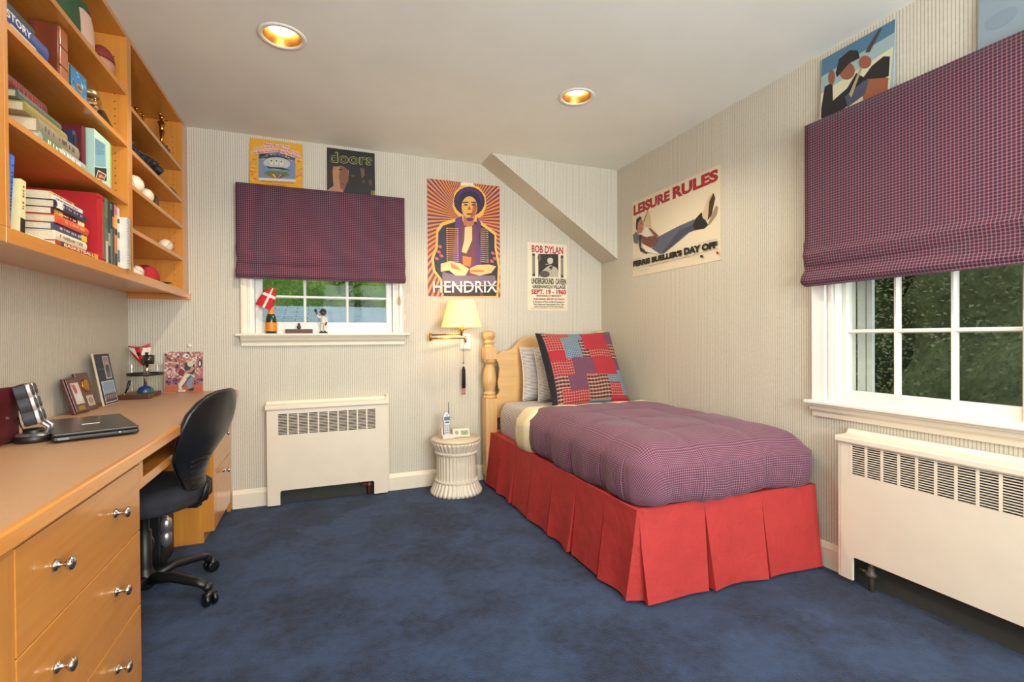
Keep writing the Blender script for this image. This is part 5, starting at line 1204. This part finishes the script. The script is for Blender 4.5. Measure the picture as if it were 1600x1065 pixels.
b = MB(); b.tube([(1.179, 3.455, .387), (1.203, 1.672, .387), (2.195, 1.639, .387)], .004, 8); b.build('piping', RED, t)
# pillows
def pillow(name, label, loc, rot, W, H, T, mats, pat=None, flange=0, uvscale=1, group=None, n=40):
    t = thing(name, label, 'pillow', loc, 0, group); t.rotation_euler = rot
    b = MB()
    def pos(u, v, s):
        x, z = (u-.5)*2, (v-.5)*2
        e = max(0, (1-abs(x)**3.2))*max(0, (1-abs(z)**3.2)); th = T*.5*e**.42
        px = x*W/2*(1-.055*(1-z*z)*abs(x)**2+.0), z*H/2*(1-.055*(1-x*x)*z*z)
        return (px[0], s*(th+.003)+.004*math.sin(u*14+v*9)*e, px[1]+.004*math.sin(u*21)*e)
    for s in (-1, 1):
        vs = []; uv = []; fs = []
        for j in range(n+1):
            for i in range(n+1): vs.append(pos(i/n, j/n, s)); uv.append((i/n*W*uvscale, j/n*H*uvscale))
        o = len(b.v); b.add(vs, [], 0, True, uv)
        for j in range(n):
            for i in range(n):
                q = o+j*(n+1)+i; f = [q, q+1, q+n+2, q+n+1]; b.f.append(f if s < 0 else f[::-1]); b.m.append(pat((i+.5)/n, (j+.5)/n, s) if pat else 0); b.sm.append(True)
    b.build('case', mats, t, auto=False); 
    bd = MB(); bd.tube([pos(*q, 0) for q in [(k/20, 0) for k in range(21)]+[(1, k/20) for k in range(1, 21)]+[(1-k/20, 1) for k in range(1, 21)]+[(0, 1-k/20) for k in range(1, 21)]], .0048, 6)
    bd.build('piping', mats[-1], t)
    return t
STR = [TICK]
pillow('striped_pillow', 'blue and white striped pillow upright against the headboard', (1.715, 3.405, .825), (-.14, 0, .02), .62, .40, .14, STR, group=None)
pillow('striped_pillow', 'second striped pillow, directly behind the patchwork cushion', (1.775, 3.300, .822), (-.20, 0, .05), .60, .40, .14, STR, group=None)
def pl(nm, base, h_, v_, p=.016, w_=.3): return plaid(nm, 'UV', p, base, h_, v_, w_)
PM = [pl('patch_red', (150, 34, 44), (70, 34, 34), (60, 30, 34), .008), pl('patch_red_cream', (128, 40, 46), (120, 86, 70), (110, 76, 66), .020), pl('patch_blue', (72, 92, 110), (100, 104, 96), (96, 96, 90), .014), pl('patch_dark', (60, 34, 34), (150, 120, 100), (96, 60, 56), .026, .4), pl('patch_plum', (98, 60, 76), (44, 24, 30), (40, 24, 30), .009), M((22, 20, 30), .85)]
rects = [(.0, .93, .10, 1, 3), (.10, .90, .36, 1, 1), (.36, .86, .52, 1, 2), (.52, .72, .86, 1, 0), (.86, .78, 1, 1, 4), (.0, .72, .24, .93, 1), (.24, .60, .46, .90, 2), (.46, .60, .56, .90, 3), (.56, .60, .86, .72, 1), (.86, .56, 1, .78, 3), (.0, .58, .24, .72, 0), (.0, .38, .30, .58, 1), (.30, .38, .58, .60, 4), (.58, .36, .88, .60, 0), (.88, .42, 1, .56, 4),
         (.0, .22, .20, .38, 3), (.20, .18, .44, .40, 4), (.44, .04, .72, .36, 3), (.72, .26, .88, .36, 2), (.72, .08, .90, .26, 1), (.88, .08, 1, .42, 2), (.0, .0, .10, .22, 3), (.10, .0, .44, .20, 1), (.44, .0, .72, .05, 2), (.72, .0, 1, .09, 0)]
def patf(u, v, s):
    if s > 0: return 5
    if u < .035: return 5
    for (a_, c_, d_, e_, m_) in rects:
        if a_ <= u <= d_ and c_ <= v <= e_: return m_
    return 1
pillow('patchwork_cushion', 'large square patchwork cushion in red and blue plaids', (1.758, 3.085, .872), (-.43, -.012, .07), .640, .565, .150, PM, patf, n=50)

# ================================================================== OFFICE CHAIR
t = thing('office_chair', 'black swivel office chair pushed up to the desk', 'office chair', (-.700, 2.462, 0), math.radians(-107.5)+PI)
FZ = .5
# local axes here: +y is the direction the sitter faces
b = MB(); b.lathe([(0, .06), (.030, .06), (.040, .075), (.040, .115), (.030, .13), (.026, .15), (.026, .30), (.018, .305), (.018, .40), (0, .40)], n=28); b.build('gas_lift', BLACKP, t)
for k in range(5):
    a_ = math.radians(10.5-36+72*k)-(math.radians(-107.5)+PI); c_, s_ = math.cos(a_), math.sin(a_)
    b = MB(); b.tube([(.02*c_, .02*s_, .098), (.12*c_, .12*s_, .108), (.23*c_, .23*s_, .090), (.272*c_, .272*s_, .078)], [.030, .024, .020, .019], 12, flat=.8); b.ball((.275*c_, .275*s_, .072), (.020, .020, .018)); b.build('leg', BLACKP, t)
    w_ = MB(); X = .275*c_; Y = .275*s_; q = a_+1.1+k*.4; ux, uy = math.cos(q), math.sin(q)
    w_.tube([(X, Y, .075), (X, Y, .045)], .007, 10)
    cx0, cy0 = X+uy*.018, Y-ux*.018
    for sg in (-1, 1):
        p0 = Vector((cx0+ux*sg*.006, cy0+uy*sg*.006, .0265)); p1 = Vector((cx0+ux*sg*.024, cy0+uy*sg*.024, .0265)); w_.tube([p0, p0+(p1-p0)*.1, p0+(p1-p0)*.9, p1], [.021, .0258, .0258, .021], 20)
    w_.tube([(cx0-ux*.022, cy0-uy*.022, .040), (cx0, cy0, .050), (cx0+ux*.022, cy0+uy*.022, .040)], .0145, 10); w_.build('caster', M((16, 16, 17), .35, var=0), t)
b = MB(); b.box(-.09, .09, -.10, .10, .395, .425); b.box(-.02, .02, -.225, -.08, .395, .418); b.tube([(.08, .0, .405), (.19, .02, .40)], .006, 8); b.build('tilt_mechanism', BLACKP, t, bevel=.008)
def seatf(sgn, z0_):
    def f(u, v):
        an = 2*PI*u; r = v; ca, sa = math.cos(an), math.sin(an); pw = 2.6
        k = (abs(ca)**pw+abs(sa)**pw)**(-1/pw); x, y = ca*k*r*.235, sa*k*r*.230
        dish = -.014*(1-r*r); edge = -.040*max(0, (r-.72)/.28)**2.2*sgn; front = -.022*max(0, (y-.12)/.11)**2
        return (x, y, z0_+(dish+edge+front if sgn > 0 else -edge*0+(-.02*(1-r**3))+front))
    return f
b = MB(); b.grid(seatf(1, .508), 48, 12); b.grid(seatf(-1, .420), 48, 10)
b.grid(lambda u, v: tuple(Vector(seatf(1, .508)(u, 1)).lerp(Vector(seatf(-1, .420)(u, 1)), v)), 48, 3)
o = b.build('seat', M((30, 31, 38), .85, var=.35, nscale=22, bmp=.6), t, weld=True)
# backrest shell
def bw(v):
    v = min(max(v, 0), 1)
    pts = [(0, .060), (.10, .064), (.22, .078), (.34, .116), (.46, .162), (.58, .192), (.70, .200), (.82, .186), (.91, .150), (.97, .098), (1, .03)]
    for (a0, w0), (a1, w1) in zip(pts, pts[1:]):
        if v <= a1: f = (v-a0)/(a1-a0); f = f*f*(3-2*f)*.4+f*.6; return w0+(w1-w0)*f
    return .02
def by(v): # backward position (negative y = behind the sitter)
    return -(.222+.034*math.sin(min(1, v*1.5)*PI*.55)+.082*v**1.7-.045*math.exp(-((v-.32)/.22)**2)*1)
def backf(off, curve=.042):
    def f(u, v):
        x = (u-.5)*2; w_ = bw(v)-off*.35; return (x*w_, by(v)-.012+off+curve*(abs(x)**2.1)*(w_/.21)**1.2, .408+.484*v)
    return f
b = MB(); b.grid(backf(0), 28, 30)
for gx in range(1): pass
f0, f1 = backf(0), backf(.014)
b.grid(f1, 28, 30)
for side in (0, 1): b.grid(lambda u, v, side=side: tuple(Vector(f0(side, v)).lerp(Vector(f1(side, v)), u)), 1, 30)
b.grid(lambda u, v: tuple(Vector(f0(u, 1)).lerp(Vector(f1(u, 1)), v)), 28, 1); b.grid(lambda u, v: tuple(Vector(f0(u, 0)).lerp(Vector(f1(u, 0)), v)), 28, 1)
b.build('back_shell', M((23, 23, 24), .38, var=.06, nscale=90, coat=.1), t, weld=True)
g0 = backf(.015); g1 = backf(.044, .034)
def pad(u, v):
    vv = .26+.735*v; p = Vector(g1(u, vv)); e = min(1, min(u, 1-u)*7)*min(1, min(v, 1-v)*8); q = Vector(g0(u, vv)); return tuple(q.lerp(p, .30+.70*e**.6))
b = MB(); b.grid(pad, 30, 30); b.grid(lambda u, v: g0(u, .26+.735*v), 30, 30)
for side in (0, 1): b.grid(lambda u, v, side=side: tuple(Vector(pad(side, v)).lerp(Vector(g0(side, .26+.735*v)), u)), 1, 30)
b.grid(lambda u, v: tuple(Vector(pad(u, 1)).lerp(Vector(g0(u, .995)), v)), 30, 1)
b.build('backrest_pad', M((34, 30, 32), .8, var=.25, nscale=60), t, weld=True)
b = MB()
for k in range(6):
    v = .16+.05*k; b.tube([(x*bw(v)*.55, by(v)+.042*abs(x*.55)**2.1*(bw(v)/.21)**1.2-.0135, .408+.484*v-.004*abs(x)) for x in [-1, -.6, -.2, .2, .6, 1]], .0022, 5)
b.build('shell_ribs', BLACKP, t)
b = MB(); b.tube([(0, -.10, .405), (0, -.19, .408), (0, -.245, .43), (0, -.262, .50)], [.022, .024, .024, .018], 12, flat=.5); b.build('back_bracket', BLACKP, t)
# subwoofer under the desk
t = thing('subwoofer', 'black and silver subwoofer on the carpet under the desk', 'subwoofer', (-.895, 2.765, 0), 0)
b = MB(); b.box(0, .175, 0, .22, .0, .30); b.build('cabinet', BLACKP, t, bevel=.01)
b = MB(); b.tube([(.190, .010, .10), (.193, .010, .125), (.192, .010, .17), (.193, .010, .18), (.192, .010, .19), (.193, .010, .235), (.190, .010, .26)], [.006, .024, .026, .018, .026, .024, .006], 14); b.build('silver_column', SILVER, t)
b = MB(); b.lathe([(.05, -.002), (.055, -.006), (.060, -.002)], (.09, 0, .14), 'Y', 28, caps=False); b.lathe([(0, .0), (.05, -.0015)], (.09, 0, .14), 'Y', 28, caps=False); b.build('driver', M((44, 44, 46), .4), t)
# phone cord and power cord on the carpet behind the table
b = MB(); b.tube([(1.02, YB-.018, .30), (1.03, YB-.022, .12), (1.06, YB-.03, .02), (1.02, YB-.09, .006), (1.09, YB-.16, .006), (1.10, YB-.05, .02), (1.105, YB-.022, .16), (1.10, YB-.02, .22)], .0022, 6)
tag(b.build('phone_cord', M((170, 160, 140), .6)), 'thin pale cord trailing behind the round table', 'cord')

# ================================================================== OUTSIDE
b = MB(); b.box(-25, 30, 4.5, 40, -3.3, -3.1); b.box(3.2, 30, -25, 4.5, -3.3, -3.1); o = struct(b.build('lawn', M((70, 88, 40), .95, var=.3, nscale=2)))
m, nt, bb = newmat('weathered_shingles'); g = N(nt, 'ShaderNodeTexCoord'); br = N(nt, 'ShaderNodeTexBrick'); mp = N(nt, 'ShaderNodeMapping'); mp.inputs['Scale'].default_value = (1, 1, 1)
nt.links.new(g.outputs['UV'], mp.inputs[0]); nt.links.new(mp.outputs[0], br.inputs[0]); br.inputs['Scale'].default_value = 1; br.inputs['Brick Width'].default_value = .34; br.inputs['Row Height'].default_value = .145; br.inputs['Mortar Size'].default_value = .009
br.inputs['Color1'].default_value = (*lin((112, 130, 136)), 1); br.inputs['Color2'].default_value = (*lin((132, 148, 150)), 1); br.inputs['Mortar'].default_value = (*lin((50, 60, 68)), 1)
nt.links.new(mixc(nt, .3, br.outputs[0], ramp(nt, noise(nt, g.outputs['Object'], 9, 3), [(.3, lin((96, 112, 112))), (.7, lin((150, 160, 156)))])), bb.inputs['Base Color']); bb.inputs['Roughness'].default_value = .9
t = thing('garage_roof', 'pale blue grey shingle roof outside the back window', 'roof')
b = MB(); p = [(-7, 5.6, .70), (8, 5.6, .70), (8, 9.2, 1.665), (-7, 9.2, 1.665)]; b.add(p, [(0, 1, 2, 3)], 0, False, [(0, 0), (15, 0), (15, 3.73), (0, 3.73)])
b.add([(-7, 9.2, 1.665), (8, 9.2, 1.665), (8, 12.8, .7), (-7, 12.8, .7)], [(0, 1, 2, 3)], 0, False, [(0, 0), (15, 0), (15, 3.73), (0, 3.73)]); b.build('shingles', m, t, auto=False)
b = MB(); b.box(-6.8, 7.8, 5.8, 12.6, -3.1, .72); b.build('garage_wall', M((200, 196, 184), .8), t)
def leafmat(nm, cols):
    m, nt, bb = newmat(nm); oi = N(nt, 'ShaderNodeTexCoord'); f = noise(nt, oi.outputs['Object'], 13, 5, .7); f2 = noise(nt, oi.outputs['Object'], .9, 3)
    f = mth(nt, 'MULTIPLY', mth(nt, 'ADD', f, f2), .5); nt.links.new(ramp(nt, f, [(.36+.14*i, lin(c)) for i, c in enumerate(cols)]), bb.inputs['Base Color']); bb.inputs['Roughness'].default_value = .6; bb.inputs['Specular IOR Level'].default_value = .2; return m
LG = leafmat('summer_leaves', [(60, 84, 28), (104, 134, 50), (156, 182, 84)]); LD = leafmat('grey_green_leaves', [(58, 64, 38), (88, 92, 56), (118, 122, 82)])  # bright green and grey green leaf palettes
BARK = M((70, 56, 42), .9, var=.3)
def tree(label, x, y, r, h, mat, nleaf, seed, ls=.14, zc=1.5):
    rd = random.Random(seed); t = thing('tree', label, 'tree', (x, y, -3.1)); b = MB(); H = zc+3.1
    b.tube([(0, 0, 0), (.1, 0, H*.5), (0, .1, H*.9)], [.28, .22, .1], 10)
    for k in range(7):
        a_ = k*.9; b.tube([(0, 0, H*.4+k*.15), (r*.35*math.cos(a_), r*.35*math.sin(a_), H*.7+k*.1), (r*.75*math.cos(a_), r*.75*math.sin(a_), H+.3*k-.6)], [.09, .06, .02], 6)
    b.build('trunk', BARK, t)
    vs = []; fs = []; clumps = []
    for k in range(46):
        while True:
            p = Vector((rd.uniform(-1, 1), rd.uniform(-1, 1), rd.uniform(-1, 1)))
            if .35 < p.length < 1: break
        clumps.append((Vector((p.x*r, p.y*r, H+p.z*h)), rd.uniform(.35, .7)*r*.55))
    b = MB(); b.ball((0, 0, H), (r*.76, r*.76, h*.80), n=40, h=26)
    for i, v in enumerate(b.v):
        q = Vector(v); s_ = 1+.10*math.sin(q.x*3+q.z*4)+.08*math.sin(q.y*5+q.z*2); b.v[i] = (q.x*s_, q.y*s_, H+(q.z-H)*s_)
    for k in range(nleaf):
        c, cr = clumps[k % 46] if k % 3 else (Vector((0, 0, H)), 0)
        d = Vector((rd.gauss(0, 1), rd.gauss(0, 1), rd.gauss(0, 1))).normalized()
        p = c+d*cr*rd.uniform(.7, 1.05) if cr else Vector((d.x*r*rd.uniform(.82, 1), d.y*r*rd.uniform(.82, 1), H+d.z*h*rd.uniform(.85, 1)))
        a_ = Vector((rd.gauss(0, 1), rd.gauss(0, 1), rd.gauss(0, .6))).normalized(); n_ = a_.cross(d+Vector((0, 0, .4))).normalized(); l = ls*rd.uniform(.6, 1.2)
        o_ = len(b.v); b.v += [tuple(p), tuple(p+a_*l*.5+n_*l*.28), tuple(p+a_*l), tuple(p+a_*l*.5-n_*l*.28)]; b.f.append([o_, o_+1, o_+2, o_+3]); b.m.append(0); b.sm.append(False)
    b.build('foliage', mat, t, auto=False)
tree('bright green leafy tree behind the shingle roof, left half of the back window', -1.9, 15.2, 3.6, 3.6, LG, 34000, 1, .085, 1.3)
tree('bright green tree behind the shingle roof, right half of the back window', 3.6, 15.4, 3.6, 3.6, LG, 34000, 2, .085, 1.3)
tree('bright green tree further back, seen between the other two above the shingle roof', 1.0, 19.5, 3.8, 4.4, LG, 26000, 6, .11, 1.2)
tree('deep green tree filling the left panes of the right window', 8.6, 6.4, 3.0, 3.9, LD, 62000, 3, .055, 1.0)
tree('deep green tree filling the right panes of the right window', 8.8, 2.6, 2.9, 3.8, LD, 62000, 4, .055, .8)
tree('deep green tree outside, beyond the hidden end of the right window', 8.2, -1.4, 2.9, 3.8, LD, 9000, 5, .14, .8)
